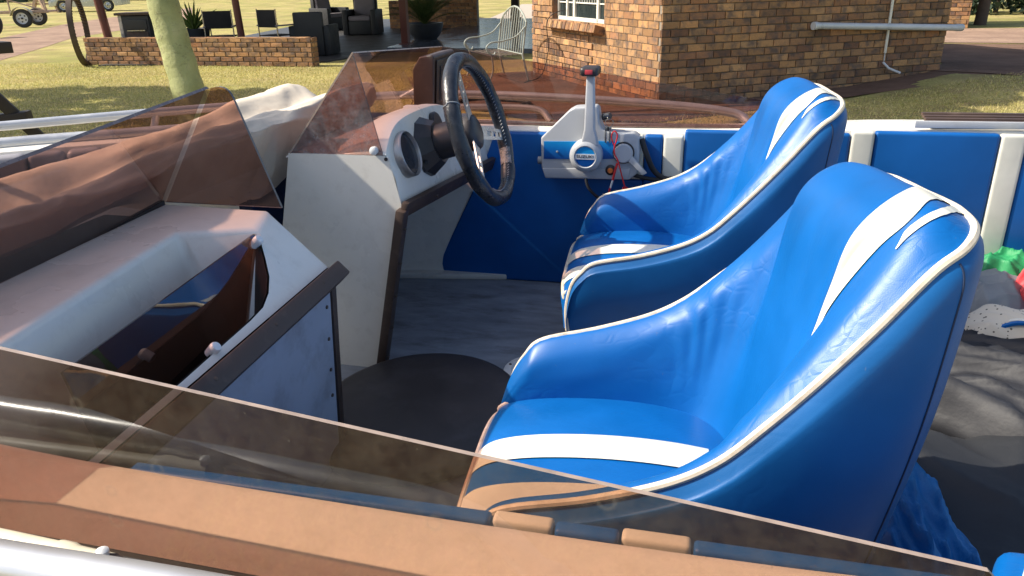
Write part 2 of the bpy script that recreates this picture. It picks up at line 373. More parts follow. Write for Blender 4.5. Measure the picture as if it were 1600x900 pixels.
# ------------------------------------------------------------------ mesh helpers
class MB:
    def __init__(self):
        self.v = []; self.f = []; self.mi = []
    def add(self, vs, fs, mi=0):
        o = len(self.v)
        self.v += [tuple(p) for p in vs]
        self.f += [tuple(i + o for i in f) for f in fs]
        self.mi += [mi] * len(fs)
        return self
    def box(self, c, s, rot=None, mi=0):
        hx, hy, hz = s[0] / 2, s[1] / 2, s[2] / 2
        vs = [Vector((x, y, z)) for x in (-hx, hx) for y in (-hy, hy) for z in (-hz, hz)]
        if rot is not None: vs = [rot @ p for p in vs]
        vs = [p + Vector(c) for p in vs]
        return self.add(vs, [(0, 1, 3, 2), (4, 6, 7, 5), (0, 4, 5, 1), (2, 3, 7, 6), (0, 2, 6, 4), (1, 5, 7, 3)], mi)
    def bar(self, a, b, w, h, up=(0, 0, 1), mi=0):
        a = Vector(a); b = Vector(b); d = (b - a)
        x = d.normalized(); y = Vector(up).cross(x)
        if y.length < 1e-6: y = Vector((1, 0, 0)).cross(x)
        y.normalize(); z = x.cross(y)
        rot = Matrix((x, y, z)).transposed()
        return self.box((a + b) / 2, (d.length, w, h), rot, mi)
    def tube(self, pts, r, seg=10, cap=True, closed=False, mi=0):
        pts = [Vector(p) for p in pts]; n = len(pts)
        rs = r if isinstance(r, (list, tuple)) else [r] * n
        rings = []; up = None
        for i, p in enumerate(pts):
            if closed: t = pts[(i + 1) % n] - pts[i - 1]
            else: t = pts[min(i + 1, n - 1)] - pts[max(i - 1, 0)]
            t.normalize()
            if up is None:
                up = Vector((0, 0, 1)) if abs(t.z) < 0.9 else Vector((1, 0, 0))
            up = up - t * up.dot(t); up.normalize()
            s = t.cross(up)
            rings.append([p + (up * math.cos(2 * math.pi * k / seg) + s * math.sin(2 * math.pi * k / seg)) * rs[i] for k in range(seg)])
        vs = [q for rg in rings for q in rg]; fs = []
        m = n if closed else n - 1
        for i in range(m):
            for k in range(seg):
                a = i * seg + k; b = i * seg + (k + 1) % seg
                c = ((i + 1) % n) * seg + (k + 1) % seg; d = ((i + 1) % n) * seg + k
                fs.append((a, b, c, d))
        if cap and not closed:
            fs.append(tuple(range(seg))[::-1]); fs.append(tuple((n - 1) * seg + k for k in range(seg)))
        return self.add(vs, fs, mi)
    def lathe(self, prof, c, axis=(0, 0, 1), seg=28, mi=0, cap=True):
        ax = Vector(axis).normalized()
        u = ax.orthogonal().normalized(); w = ax.cross(u)
        vs = []; fs = []
        for r, h in prof:
            for k in range(seg):
                a = 2 * math.pi * k / seg
                vs.append(Vector(c) + ax * h + (u * math.cos(a) + w * math.sin(a)) * r)
        for i in range(len(prof) - 1):
            for k in range(seg):
                fs.append((i * seg + k, i * seg + (k + 1) % seg, (i + 1) * seg + (k + 1) % seg, (i + 1) * seg + k))
        if cap:
            fs.append(tuple(range(seg))[::-1]); fs.append(tuple((len(prof) - 1) * seg + k for k in range(seg)))
        return self.add(vs, fs, mi)
    def prism(self, poly, d, mi=0):
        """poly: 3-D polygon, d: extrusion vector"""
        d = Vector(d); p = [Vector(q) for q in poly]; n = len(p)
        vs = p + [q + d for q in p]
        fs = [tuple(range(n))[::-1], tuple(range(n, 2 * n))] + [(i, (i + 1) % n, n + (i + 1) % n, n + i) for i in range(n)]
        return self.add(vs, fs, mi)
    def grid(self, P, closed_u=False, mi=0):
        nu, nv = len(P), len(P[0])
        vs = [q for row in P for q in row]; fs = []
        for i in range(nu if closed_u else nu - 1):
            for j in range(nv - 1):
                i2 = (i + 1) % nu
                fs.append((i * nv + j, i2 * nv + j, i2 * nv + j + 1, i * nv + j + 1))
        return self.add(vs, fs, mi)

def mesh_of(mb, name, mats, smooth=False, bevel=0.0, bseg=2, recalc=True, angle=None):
    me = bpy.data.meshes.new(name)
    me.from_pydata([tuple(p) for p in mb.v], [], mb.f)
    mats = mats if isinstance(mats, (list, tuple)) else [mats]
    for m in mats: me.materials.append(MT[m] if isinstance(m, str) else m)
    if any(mb.mi): me.polygons.foreach_set('material_index', mb.mi)
    if recalc or bevel:
        bm = bmesh.new(); bm.from_mesh(me)
        if recalc: bmesh.ops.recalc_face_normals(bm, faces=bm.faces)
        if bevel:
            es = [e for e in bm.edges if len(e.link_faces) == 2 and e.calc_face_angle(0) > R(25)]
            bmesh.ops.bevel(bm, geom=es, offset=bevel, segments=bseg, profile=0.6, affect='EDGES', clamp_overlap=True)
        bm.to_mesh(me); bm.free()
    if smooth:
        me.polygons.foreach_set('use_smooth', [True] * len(me.polygons))
        if angle: me.set_sharp_from_angle(angle=R(angle))
    me.update()
    return me

def link(name, data, parent=None):
    o = bpy.data.objects.new(name, data)
    COL.objects.link(o)
    if parent is not None:
        o.parent = parent
        o.matrix_parent_inverse = world_of(parent).inverted()
    return o
def world_of(o):
    m = Matrix.LocRotScale(o.location, o.rotation_euler, o.scale)
    if o.parent is not None:
        m = world_of(o.parent) @ o.matrix_parent_inverse @ m
    return m
def part(name, mb, mats, parent, smooth=False, bevel=0.0, bseg=2, angle=40, recalc=True, label=None, kind=None):
    o = link(name, mesh_of(mb, name, mats, smooth or bevel > 0, bevel, bseg, recalc, angle), parent)
    if label: o['label'] = label
    if kind: o['kind'] = kind
    return o
def tag(o, label, cat, group=None):
    o['label'] = label; o['category'] = cat
    if group: o['group'] = group
    return o
def thing(name, label, cat, loc, group=None, rotz=0.0):
    o = bpy.data.objects.new(name, None); o.empty_display_size = 0.1
    COL.objects.link(o); o.location = loc; o.rotation_euler = (0, 0, rotz)
    return tag(o, label, cat, group)
def struct(name, mb, mats, smooth=False):
    o = link(name, mesh_of(mb, name, mats, smooth)); o['kind'] = 'structure'; return o
def copy_tree(o, parent=None, loc=None):
    inv = o.matrix_parent_inverse.copy()
    c = o.copy(); COL.objects.link(c)
    if parent is not None:
        c.parent = parent; c.matrix_parent_inverse = inv
    if loc is not None: c.location = loc
    for ch in list(o.children): copy_tree(ch, c)
    return c
def crom(P, n):
    """Catmull-Rom through control points, n samples per span"""
    P = [np.array(p, float) for p in P]
    P = [2 * P[0] - P[1]] + P + [2 * P[-1] - P[-2]]
    out = []
    for i in range(1, len(P) - 2):
        for k in range(n):
            t = k / n; a, b, c, d = P[i - 1:i + 3]
            out.append(0.5 * ((2 * b) + (-a + c) * t + (2 * a - 5 * b + 4 * c - d) * t * t + (-a + 3 * b - 3 * c + d) * t ** 3))
    out.append(P[-2]); return out
# ================================================================== BOAT
CY = 1.49                      # centre line of the boat
FLOOR = 0.62
boat = thing('ski_boat', 'open white ski boat with blue and white vinyl seats and brown tinted windscreens', 'boat', (-0.3, CY, 0.0))

ST = [(-2.42, 0.04, 1.15), (-2.3, 0.22, 1.15), (-2.1, 0.44, 1.15), (-1.85, 0.62, 1.15), (-1.55, 0.81, 1.15), (-1.25, 0.97, 1.15), (-1.0, 1.06, 1.148),
      (-0.7, 1.095, 1.142), (-0.3, 1.105, 1.138), (0.1, 1.11, 1.142), (0.5, 1.115, 1.162), (0.9, 1.12, 1.165), (1.5, 1.12, 1.165), (2.3, 1.10, 1.165)]
stn = crom(ST, 4)
GW = 0.170                      # gunwale width
mb = MB()
rows = []
for x, w, z in stn:
    wi = max(w - GW, 0.004)
    k = min(1.0, (x + 2.42) / 0.9)
    prof = [(wi - 0.004, FLOOR - 0.05), (wi, z - 0.03), (wi + 0.006, z - 0.006), (wi + 0.02, z), (w - 0.03, z + 0.001), (w - 0.008, z - 0.006), (w, z - 0.03), (w + 0.006, z - 0.06), (w - 0.01, z - 0.10),
            (w * 0.94, z - 0.45), (w * 0.80, 0.38 + 0.3 * (1 - k)), (w * 0.5, 0.22 + 0.35 * (1 - k)), (0.0, 0.04 + 0.5 * (1 - k))]
    row = [(x, CY - a, b) for a, b in prof] + [(x, CY + a, b) for a, b in prof[::-1][1:]]
    rows.append(row)
mb.grid(rows)
n = len(rows[-1])
mb.add(rows[-1], [tuple(range(n))])
part('hull', mb, 'gelcoat', boat, smooth=True, angle=50)

mb = MB()
fl = [(x, max(w - GW, 0.004)) for x, w, z in stn if x > -2.2]
mb.grid([[(x, CY - w, FLOOR), (x, CY, FLOOR + 0.004), (x, CY + w, FLOOR)] for x, w in fl])
part('deck_floor', mb, 'floor', boat)
mb = MB()                       # raised footwell moulding on the starboard side
mb.prism([(-1.20, 2.428, FLOOR), (-0.60, 2.428, FLOOR), (-0.62, 2.395, FLOOR), (-1.0, 2.34, FLOOR), (-1.2, 2.30, FLOOR)], (0, 0, 0.02))
part('floor_fillet', mb, 'gelcoat_in', boat, bevel=0.006)
mb = MB()                       # bulkhead in front of the footwells, with the walk-through left open
mb.box((-1.14, 2.067, 0.86), (0.04, 0.70, 0.48)); mb.box((-1.085, 2.23, 1.13), (0.16, 0.39, 0.105))  # second box added to block a streak of sun on the side panel
part('bulkhead', mb, 'navy', boat, bevel=0.004)
mb = MB()
mb.box((-1.105, 0.925, 0.885), (0.13, 0.69, 0.56))
part('bulkhead', mb, 'navy', boat, bevel=0.004)

# ------------------------------------------------ upholstered side panels
def pad(x0, x1, y, z0, z1, mat, name, thick=0.03, x0b=None, side=1):
    a = x0 if x0b is None else x0b
    m = MB()
    y2 = y + thick * side
    m.prism([(a, y, z0), (x1, y, z0), (x1, y, z1), (x0, y, z1)], (0, thick * side, 0))
    return part(name, m, mat, boat, smooth=True, bevel=min(0.010, thick * 0.3), bseg=3)
yS, yP = 2.400, 0.575
# forward starboard panel with its slanting, rounded front edge
m = MB()
pts = [(-0.166, 0.625), (-0.80, 0.618), (-0.832, 0.622), (-0.852, 0.640), (-0.856, 0.665), (-0.845, 0.70), (-0.70, 0.985), (-0.645, 1.131), (-0.235, 1.131), (-0.235, 0.99), (-0.166, 0.99)]
m.prism([(x, yS, z) for x, z in pts], (0, 0.03, 0))
part('side_panel', m, 'blue_panel', boat, smooth=True, bevel=0.008, bseg=3)
for x0, x1, c, zt in ((-0.233, -0.167, 'w', 1.132), (-0.165, -0.109, 'b', 1.132), (-0.107, -0.046, 'w', 1.133), (-0.044, 0.428, 'b', 1.150), (0.430, 0.492, 'w', 1.158), (0.494, 0.818, 'b', 1.158), (0.820, 0.884, 'w', 1.158), (0.886, 1.30, 'b', 1.158), (1.302, 1.37, 'w', 1.158), (1.372, 2.0, 'b', 1.158)):
    z0 = 0.992 if x0 < -0.2 else 0.625
    if x0 > -0.2 and x0 < -0.12: z0 = 0.625
    pad(x0, x1, yS - (0.003 if c == 'w' else 0), z0, zt, 'white_vinyl' if c == 'w' else 'blue_panel', 'white_strip' if c == 'w' else 'side_panel')
for x0, x1, c in ((-0.56, -0.167, 'b'), (-0.165, -0.107, 'w'), (-0.105, -0.046, 'b'), (-0.044, 0.018, 'w'), (0.020, 0.43, 'b'), (0.432, 0.49, 'w'), (0.492, 1.3, 'b')):
    pad(x0, x1, yP + (0.003 if c == 'w' else 0), 0.625, 1.128, 'white_vinyl' if c == 'w' else 'blue_panel', 'white_strip' if c == 'w' else 'side_panel', side=-1, thick=0.017)

# ------------------------------------------------ passenger (port) console with open glove tray
m = MB()
zt = 1.19
A = (-1.035, 1.285, zt); B = (-0.806, 1.285, zt - 0.002); C_ = (-0.786, 1.205, 1.174); D = (-0.888, 1.118, zt); E = (-0.812, 0.575, zt - 0.002); Fp = (-0.99, 0.575, zt)
Bl = (-0.690, 1.287, 1.078); Pl = (-0.676, 0.575, 1.064)
curve = [(-0.786, 1.205, 1.174), (-0.770, 1.190, 1.158), (-0.748, 1.163, 1.135), (-0.726, 1.133, 1.112), (-0.710, 1.098, 1.096), (-0.700, 1.06, 1.086), (-0.697, 1.015, 1.082), (-0.694, 0.93, 1.079), (-0.690, 0.82, 1.075), (-0.684, 0.575, 1.069)]
D2 = (-0.845, 1.085, 0.985); E2 = (-0.775, 0.575, 0.985); G2 = (-0.735, 1.06, 0.985); H2 = (-0.715, 0.575, 0.985)
C2 = (-0.775, 1.19, 1.165)
m.add([A, B, C_, D, E, Fp], [(0, 1, 2, 3), (0, 3, 4, 5)])
m.add([Bl, Pl] + curve[::-1] + [B], [tuple(range(len(curve) + 3))])
m.add([D, E, E2, D2], [(0, 1, 2, 3)])                     # sloping back wall of the tray
m.add([D, C_, G2, D2], [(0, 1, 2, 3)])                    # end wall
m.add([A, B, Bl, (-0.715, 1.286, FLOOR), (-1.12, 1.286, FLOOR)], [(0, 1, 2, 3, 4)])   # side towards the walk-through
m.add([A, Fp, (-1.02, 0.575, 1.0), (-1.12, 1.286, 0.9)], [(0, 1, 2, 3)])
mesh_c = mesh_of(m, 'console', 'gelcoat', False, recalc=False)
bm = bmesh.new(); bm.from_mesh(mesh_c)
bmesh.ops.remove_doubles(bm, verts=bm.verts, dist=0.0006)
bmesh.ops.recalc_face_normals(bm, faces=bm.faces)
es = [e for e in bm.edges if len(e.link_faces) == 2 and e.calc_face_angle(0) > R(22)]
bmesh.ops.bevel(bm, geom=es, offset=0.012, segments=4, profile=0.6, affect='EDGES', clamp_overlap=True)
bm.to_mesh(mesh_c); bm.free()
mesh_c.polygons.foreach_set('use_smooth', [True] * len(mesh_c.polygons)); mesh_c.set_sharp_from_angle(angle=R(40))
port_console = link('console', mesh_c, boat)
# tray floor and inner lip; shade and dim reflections are put into this dark colour
m = MB()
m.add([D2, E2, H2, G2], [(0, 1, 2, 3)])
m.add([(x - 0.004, y, z) for x, y, z in curve] + [H2, G2], [tuple(range(len(curve) + 2))])
part('tray_shade', m, 'shade_brown', port_console, recalc=False)
# tinted retaining panel of the tray: straight upper edge, curved lower corner
m = MB()
nrm = Vector((0.115, 0, 0.11)).normalized()
pn = Vector((0.982, 0.088, 0.166)).normalized()
t0, t1 = Vector((-0.781, 1.192, 1.170)), Vector((-0.762, 0.700, 1.146))
dn = (t1 - t0).normalized().cross(pn)
if dn.z > 0: dn = -dn
m.prism([t0, t1, t1 + dn * 0.145, t0 + dn * 0.165 + (t1 - t0).normalized() * 0.05, t0 + dn * 0.06], tuple(-pn * 0.004))
o = part('retaining_panel', m, 'acrylic_box', port_console)
for p in ((-0.770, 1.178, 1.160), (-0.696, 0.908, 1.082)):
    m = MB(); m.lathe([(0.008, -0.012), (0.0092, 0.003), (0.0088, 0.007), (0.0075, 0.0095), (0.002, 0.0105)], p, nrm, 20)
    part('knob', m, 'white_plastic', port_console, smooth=True)
# fine trim of the port console
def trim(a, b, w, h, parent, up=(0, 0, 1), screws=0, sn=(1, 0, 0)):
    m = MB(); m.bar(a, b, w, h, up)
    t = part('trim_strip', m, 'trim', parent, bevel=0.004)
    a, b = Vector(a), Vector(b)
    for i in range(screws):
        p = a.lerp(b, (i + 0.5) / screws if screws > 1 else 0.5) + Vector(sn).normalized() * (max(w, h) / 2 - 0.001)
        s = MB(); s.lathe([(0.004, -0.003), (0.004, 0.0012), (0.0025, 0.0018)], p, sn, 10)
        part('screw', s, 'rust_iron', t, smooth=True)
    return t
trim((-0.672, 1.292, 1.066), (-0.658, 0.575, 1.052), 0.034, 0.036, port_console, up=(0.7, 0, 0.7), screws=4, sn=(0.6, 0, 0.8))
m = MB()
m.prism([(-0.690, 1.280, 1.045), (-0.715, 1.280, FLOOR), (-0.715, 0.60, FLOOR), (-0.690, 0.60, 1.045)], (-0.012, 0, 0))
kp = part('kick_panel', m, 'kick', port_console)
trim((-0.692, 1.292, 1.04), (-0.716, 1.292, FLOOR), 0.012, 0.020, port_console, up=(0, 1, 0))
for z in (1.0, 0.93, 0.86, 0.80):
    s = MB(); s.lathe([(0.004, -0.002), (0.004, 0.002)], (-0.690 - (1.045 - z) * 0.058, 1.262, z), (1, 0, 0), 8)
    part('screw', s, 'rust_iron', kp)

# ------------------------------------------------ driver's (starboard) console
m = MB()
yA = 1.70
side = [(-0.985, 1.203), (-0.740, 1.206), (-0.722, 1.200), (-0.698, 1.085), (-0.792, FLOOR), (-1.12, FLOOR)]
m.prism([(x, yA, z) for x, z in side], (0, 0.012, 0))
def arch(k, x, n=25):
    """instrument pod outline at station x; k = height factor"""
    key = [(1.700, 1.206), (1.712, 1.225), (1.738, 1.250), (1.775, 1.268), (1.84, 1.277), (1.95, 1.277), (2.06, 1.270), (2.15, 1.255), (2.22, 1.232), (2.28, 1.205), (2.34, 1.19), (2.42, 1.185)]
    c = crom([(y, z) for y, z in key], 3)
    return [(x, y, 1.190 + (z - 1.190) * k if z > 1.19 else z) for y, z in c]
prof = [(-0.728, 0.96), (-0.742, 1.0), (-0.76, 1.0), (-0.80, 0.90), (-0.835, 0.70), (-0.865, 0.35), (-0.90, 0.18), (-0.995, 0.15)]
rows = [arch(k, x) for x, k in prof]
# the face drops forward of the arch
face_bot = []
for (x, y, z) in rows[0]:
    t = (y - 1.70) / 0.72
    face_bot.append((-0.699 + 0.03 * t, y, 1.086 - 0.045 * t))
mid = [tuple(0.5 * (a[i] + b[i]) + (0.006 if i == 0 else 0) for i in range(3)) for a, b in zip(rows[0], face_bot)]
m.grid([face_bot, mid] + rows)
m.grid([[(x - 0.03, y, z + 0.004) for x, y, z in face_bot], face_bot])
dash = part('console', m, 'gelcoat', boat, smooth=True, angle=35)
trim((-0.690, 1.690, 1.074), (-0.655, 2.40, 1.030), 0.016, 0.040, dash, up=(0.35, 0, 1), screws=2, sn=(1, 0, 0))
trim((-0.692, 1.690, 1.075), (-0.787, 1.690, FLOOR + 0.004), 0.024, 0.034, dash, up=(0, 1, 0), screws=5, sn=(0.95, -0.3, -0.2))
s = MB(); s.lathe([(0.0045, -0.002), (0.0045, 0.0012)], (-0.728, 1.699, 1.196), (0, -1, 0), 10); part('screw', s, 'black_plastic', dash)

# gauge
ax = Vector((0.95, 0.0, 0.30)).normalized()
gc = Vector((-0.722, 1.782, 1.186))
m = MB(); m.lathe([(0.0555, -0.02), (0.0575, 0.0), (0.0575, 0.026), (0.0545, 0.030), (0.0525, 0.026), (0.0525, 0.010)], gc, ax, 40, cap=False)
g = part('gauge', m, 'chrome', dash, smooth=True, angle=60)
m = MB(); m.lathe([(0.0528, 0.0185), (0.0528, 0.020)], gc, ax, 32); part('dial', m, 'dial', g)
# second, small black gauge hidden behind the wheel
m = MB(); m.lathe([(0.030, -0.01), (0.031, 0.018), (0.027, 0.022)], (-0.722, 2.02, 1.222), ax, 24); part('gauge', m, 'black_plastic', dash, smooth=True)

# steering column and wheel
WC = Vector((-0.553, 1.925, 1.228)); WN = Vector((0.958, 0, 0.287)).normalized()
colu = MB()
cb = WC - WN * 0.175
colu.lathe([(0.080, 0.0), (0.080, 0.016), (0.076, 0.022), (0.060, 0.05), (0.056, 0.056)], cb, WN, 10)
stc = part('steering_column', colu, 'black_plastic', boat, smooth=True, angle=25, bevel=0.0)
m = MB(); m.lathe([(0.047, 0.05), (0.047, 0.145), (0.044, 0.150)], cb, WN, 32); part('column_sleeve', m, 'black_plastic', stc, smooth=True)
m = MB(); m.lathe([(0.006, 0), (0.005, 0.006)], cb + Vector((0.0, -0.064, -0.035)) + WN * 0.035, (0.5, -0.85, 0), 10); part('screw', m, 'rubber', stc, smooth=True)
e1 = Vector((0, 1, 0)); e2 = WN.cross(e1) * -1.0
if e2.z < 0: e2 = -e2
def wp(r, a, d=0.0): return WC + (e1 * math.cos(a) + e2 * math.sin(a)) * r + WN * d
RW = 0.182
m = MB(); rw = []
pts = [wp(RW, 2 * math.pi * i / 96) for i in range(96)]
rad = [0.0194 + 0.0009 * math.sin(12 * 2 * math.pi * i / 96) + 0.0006 * random.random() for i in range(96)]
m.tube(pts, rad, 16, closed=True)
wheel = part('steering_wheel', m, 'black_leather', boat, smooth=True)
# stitched seam running round the inside of the rim
m = MB()
for i in range(110):
    a = 2 * math.pi * i / 110
    if 0.62 < (i % 110) / 110 < 0.66: continue
    p = wp(RW - 0.0188, a, 0.006); q = wp(RW - 0.0188, a + 0.022, 0.011)
    m.tube([p, q], 0.0011, 4)
part('stitching', m, 'grey_dark', wheel, kind='stuff')
m = MB(); m.tube([wp(RW + 0.0203 * math.cos(t), 2.62 + 0.004 * t, 0.0203 * math.sin(t)) for t in np.linspace(0, 2 * math.pi, 24, endpoint=False)], 0.0014, 6, closed=True)
part('binding_cord', m, 'grey_dark', wheel, smooth=True)
# worn-through foil patch at the lower far side
m = MB()
Pg = []
for i in range(10):
    a = -0.80 + 0.30 * i / 9
    row = []
    for j in range(9):
        t = -1.9 + 1.7 * j / 8
        rr = 0.0203 + 0.0012 * random.random()
        row.append(tuple(wp(RW - rr * math.cos(t + 1.1), a, rr * math.sin(t + 1.1))))
    Pg.append(row)
m.grid(Pg); part('worn_patch', m, 'worn_metal', wheel, smooth=True, label='worn silvery patch where the rim leather has split')
for a in (R(104), R(-16), R(224)):
    # slotted alloy spoke: a flat bar with three holes, built from rails and bridges
    d = e1 * math.cos(a) + e2 * math.sin(a); n_ = WN.cross(d)
    m = MB()
    def sp(r, t, w): return WC + d * r + n_ * t - WN * (0.018 * (1 - (r - 0.03) / 0.14) - 0.0) + WN * w
    cuts = [(0.035, 0.072), (0.072, 0.098), (0.098, 0.108), (0.108, 0.128), (0.128, 0.138), (0.138, 0.156), (0.156, 0.172)]
    for i, (r0, r1) in enumerate(cuts):
        hw0 = 0.019 - 0.010 * (r0 - 0.035) / 0.14 * 0.5; hw1 = 0.019 - 0.010 * (r1 - 0.035) / 0.14 * 0.5
        spans = [(-1, 1)] if i % 2 == 0 else [(-1, -0.42), (0.42, 1)]
        for s0, s1 in spans:
            q = [sp(r0, s0 * hw0, 0), sp(r1, s0 * hw1, 0), sp(r1, s1 * hw1, 0), sp(r0, s1 * hw0, 0)]
            m.prism(q, tuple(WN * 0.0035))
    part('spoke', m, 'alu', wheel)
m = MB(); m.lathe([(0.048, -0.034), (0.048, -0.020), (0.044, -0.012), (0.030, -0.006), (0.012, -0.004)], WC, WN, 32); part('hub', m, 'black_plastic', wheel, smooth=True, angle=50)

# ------------------------------------------------ fish finder on the starboard dash
ff = MB()
fo = Vector((-0.785, 2.22, 1.215))
prf = [(0.0, 0.0), (0.012, 0.165), (0.004, 0.172), (-0.035, 0.166), (-0.058, 0.13), (-0.062, 0.01)]
ff.prism([(fo.x + a, fo.y, fo.z + b) for a, b in prf], (0, 0.20, 0))
fi = part('fish_finder', ff, 'brown_casing', boat, smooth=True, bevel=0.012, bseg=3)
m = MB(); m.prism([(fo.x + 0.004, fo.y + 0.012, fo.z + 0.015), (fo.x + 0.004, fo.y + 0.188, fo.z + 0.015), (fo.x + 0.0145, fo.y + 0.188, fo.z + 0.155), (fo.x + 0.0145, fo.y + 0.012, fo.z + 0.155)], (0.004, 0, 0))
part('bezel', m, 'black_plastic', fi, bevel=0.003)
m = MB(); m.prism([(fo.x + 0.0095, fo.y + 0.035, fo.z + 0.035), (fo.x + 0.0095, fo.y + 0.165, fo.z + 0.035), (fo.x + 0.0175, fo.y + 0.165, fo.z + 0.138), (fo.x + 0.0175, fo.y + 0.035, fo.z + 0.138)], (0.0035, 0, 0))
part('screen', m, 'dial', fi)
m = MB(); m.box((-0.83, 2.165, 1.236), (0.05, 0.03, 0.026)); m.box((-0.83, 2.19, 1.222), (0.06, 0.09, 0.008)); part('mounting_bracket', m, 'white_plastic', fi, bevel=0.004)

# ------------------------------------------------ tinted windscreens
def pane(poly, name, parent, mat='acrylic', edge='edge', t=0.004, flip=False, soft=()):
    """thin solid sheet; 'soft' lists the edges that are bends in the sheet, not cut edges"""
    P = [Vector(p) for p in poly]
    nr = (P[1] - P[0]).cross(P[2] - P[0]).normalized() * (-t if flip else t)
    m = MB(); n = len(P)
    m.v = [tuple(p) for p in P] + [tuple(p + nr) for p in P]
    m.f = [tuple(range(n))[::-1], tuple(range(n, 2 * n))]; m.mi = [0, 0]
    for i in range(n):
        if i in soft: continue
        m.f.append((i, (i + 1) % n, n + (i + 1) % n, n + i)); m.mi.append(1)
    return link(name, mesh_of(m, name, [mat, edge], recalc=True), parent)
def arc3(a, b, c, r, n=6):
    """round the corner b of the polyline a-b-c"""
    a, b, c = Vector(a), Vector(b), Vector(c)
    p = b + (a - b).normalized() * r; q = b + (c - b).normalized() * r
    return [tuple(p.lerp(b, t).lerp(b.lerp(q, t), t)) for t in [i / n for i in range(n + 1)]]
# starboard
sA = (-0.790, 1.700, 1.443); sB = (-0.735, 1.700, 1.204); sC = (-0.983, 1.700, 1.204)
sTop = (-0.842, 2.500, 1.388); sBot = (-0.985, 2.470, 1.150)
sEndT = (0.186, 2.515, 1.226); sEndB = (0.30, 2.500, 1.145)
m = MB(); m.bar((-0.985, 1.71, 1.200), (-0.985, 2.46, 1.150), 0.012, 0.010); m.bar((-0.985, 2.47, 1.148), (0.30, 2.505, 1.146), 0.012, 0.012)
ws = part('windscreen', m, 'edge', boat)
pane([sA, sB, sC], 'pane', ws, mat='acrylic_wing', edge='edge_dark', soft=(2,))
pane([sA, sC, sBot, sTop], 'pane', ws, soft=(2,))
pane([sTop, sBot, (-0.4, 2.478, 1.143), sEndB, sEndT], 'pane', ws)
m = MB(); m.lathe([(0.009, -0.006), (0.0105, 0.006), (0.009, 0.011), (0.004, 0.013)], (-0.755, 1.698, 1.217), (0, -1, 0), 16); part('knob', m, 'white_plastic', ws, smooth=True)
# port
pA = (-0.862, 1.285, 1.424); pB = (-0.775, 1.285, 1.192); pC = (-1.034, 1.285, 1.192)
pTop = (-0.825, 0.432, 1.370); pBot = (-0.990, 0.430, 1.150)
pEndT = (0.188, 0.420, 1.260); pEndB = (0.30, 0.410, 1.145)
m = MB(); m.bar((-1.036, 1.28, 1.192), (-0.993, 0.44, 1.150), 0.012, 0.010); m.bar((-0.99, 0.428, 1.148), (0.30, 0.410, 1.146), 0.012, 0.012)
wp_ = part('windscreen', m, 'rubber', boat)
pA0 = (-0.890, 1.285, 1.4165)
pane([pC, pA0] + arc3(pA0, (-0.852, 1.285, 1.4235), pB, 0.026) + [pB], 'pane', wp_, edge='edge_dark', t=0.006, soft=(0,))
pane([pBot, pTop, pA0, pC], 'pane', wp_, edge='edge_dark', t=0.006, soft=(0, 2))
pane([pTop, pBot, (-0.4, 0.420, 1.143), pEndB, pEndT], 'pane', wp_, mat='acrylic_near', flip=True)

# ------------------------------------------------ rails
def rail(pts, r, mat, n=6, name='rail', posts=()):
    m = MB(); m.tube(crom(pts, n), r, 12)
    o = part(name, m, mat, boat, smooth=True)
    for a, b in posts:
        q = MB(); q.tube([a, b], r * 0.85, 10); part('rail_post', q, mat, o, smooth=True)
    return o
rail([(-2.45, CY, 1.205), (-2.33, 1.70, 1.205), (-2.06, 1.93, 1.205), (-1.72, 2.18, 1.21), (-1.40, 2.42, 1.21), (-1.05, 2.585, 1.215), (-0.75, 2.64, 1.213), (-0.42, 2.645, 1.203), (-0.08, 2.645, 1.185), (0.10, 2.642, 1.165), (0.15, 2.62, 1.14)], 0.0145, 'alu_rail',
     posts=[((-1.72, 2.18, 1.21), (-1.73, 2.16, 1.14)), ((-0.9, 2.62, 1.214), (-0.9, 2.56, 1.14))])
rail([(-2.45, CY, 1.205), (-2.33, 1.28, 1.205), (-2.06, 1.05, 1.205), (-1.72, 0.80, 1.208), (-1.40, 0.54, 1.21), (-1.05, 0.390, 1.215), (-0.75, 0.340, 1.216), (-0.49, 0.337, 1.216), (-0.31, 0.343, 1.212), (-0.16, 0.350, 1.20), (-0.08, 0.372, 1.155)], 0.0165, 'alu_rail',
     posts=[((-1.72, 0.80, 1.208), (-1.73, 0.82, 1.14)), ((-0.9, 0.375, 1.20), (-0.9, 0.42, 1.14)), ])
rail([(-0.95, 2.60, 1.172), (-0.70, 2.635, 1.172), (-0.55, 2.635, 1.166), (-0.50, 2.61, 1.13)], 0.012, 'alu_rail')
rail([(-2.30, 1.62, 1.158), (-2.05, 1.88, 1.158), (-1.72, 2.10, 1.158), (-1.45, 2.28, 1.158)], 0.020, 'alu_rail', name='grab_moulding')

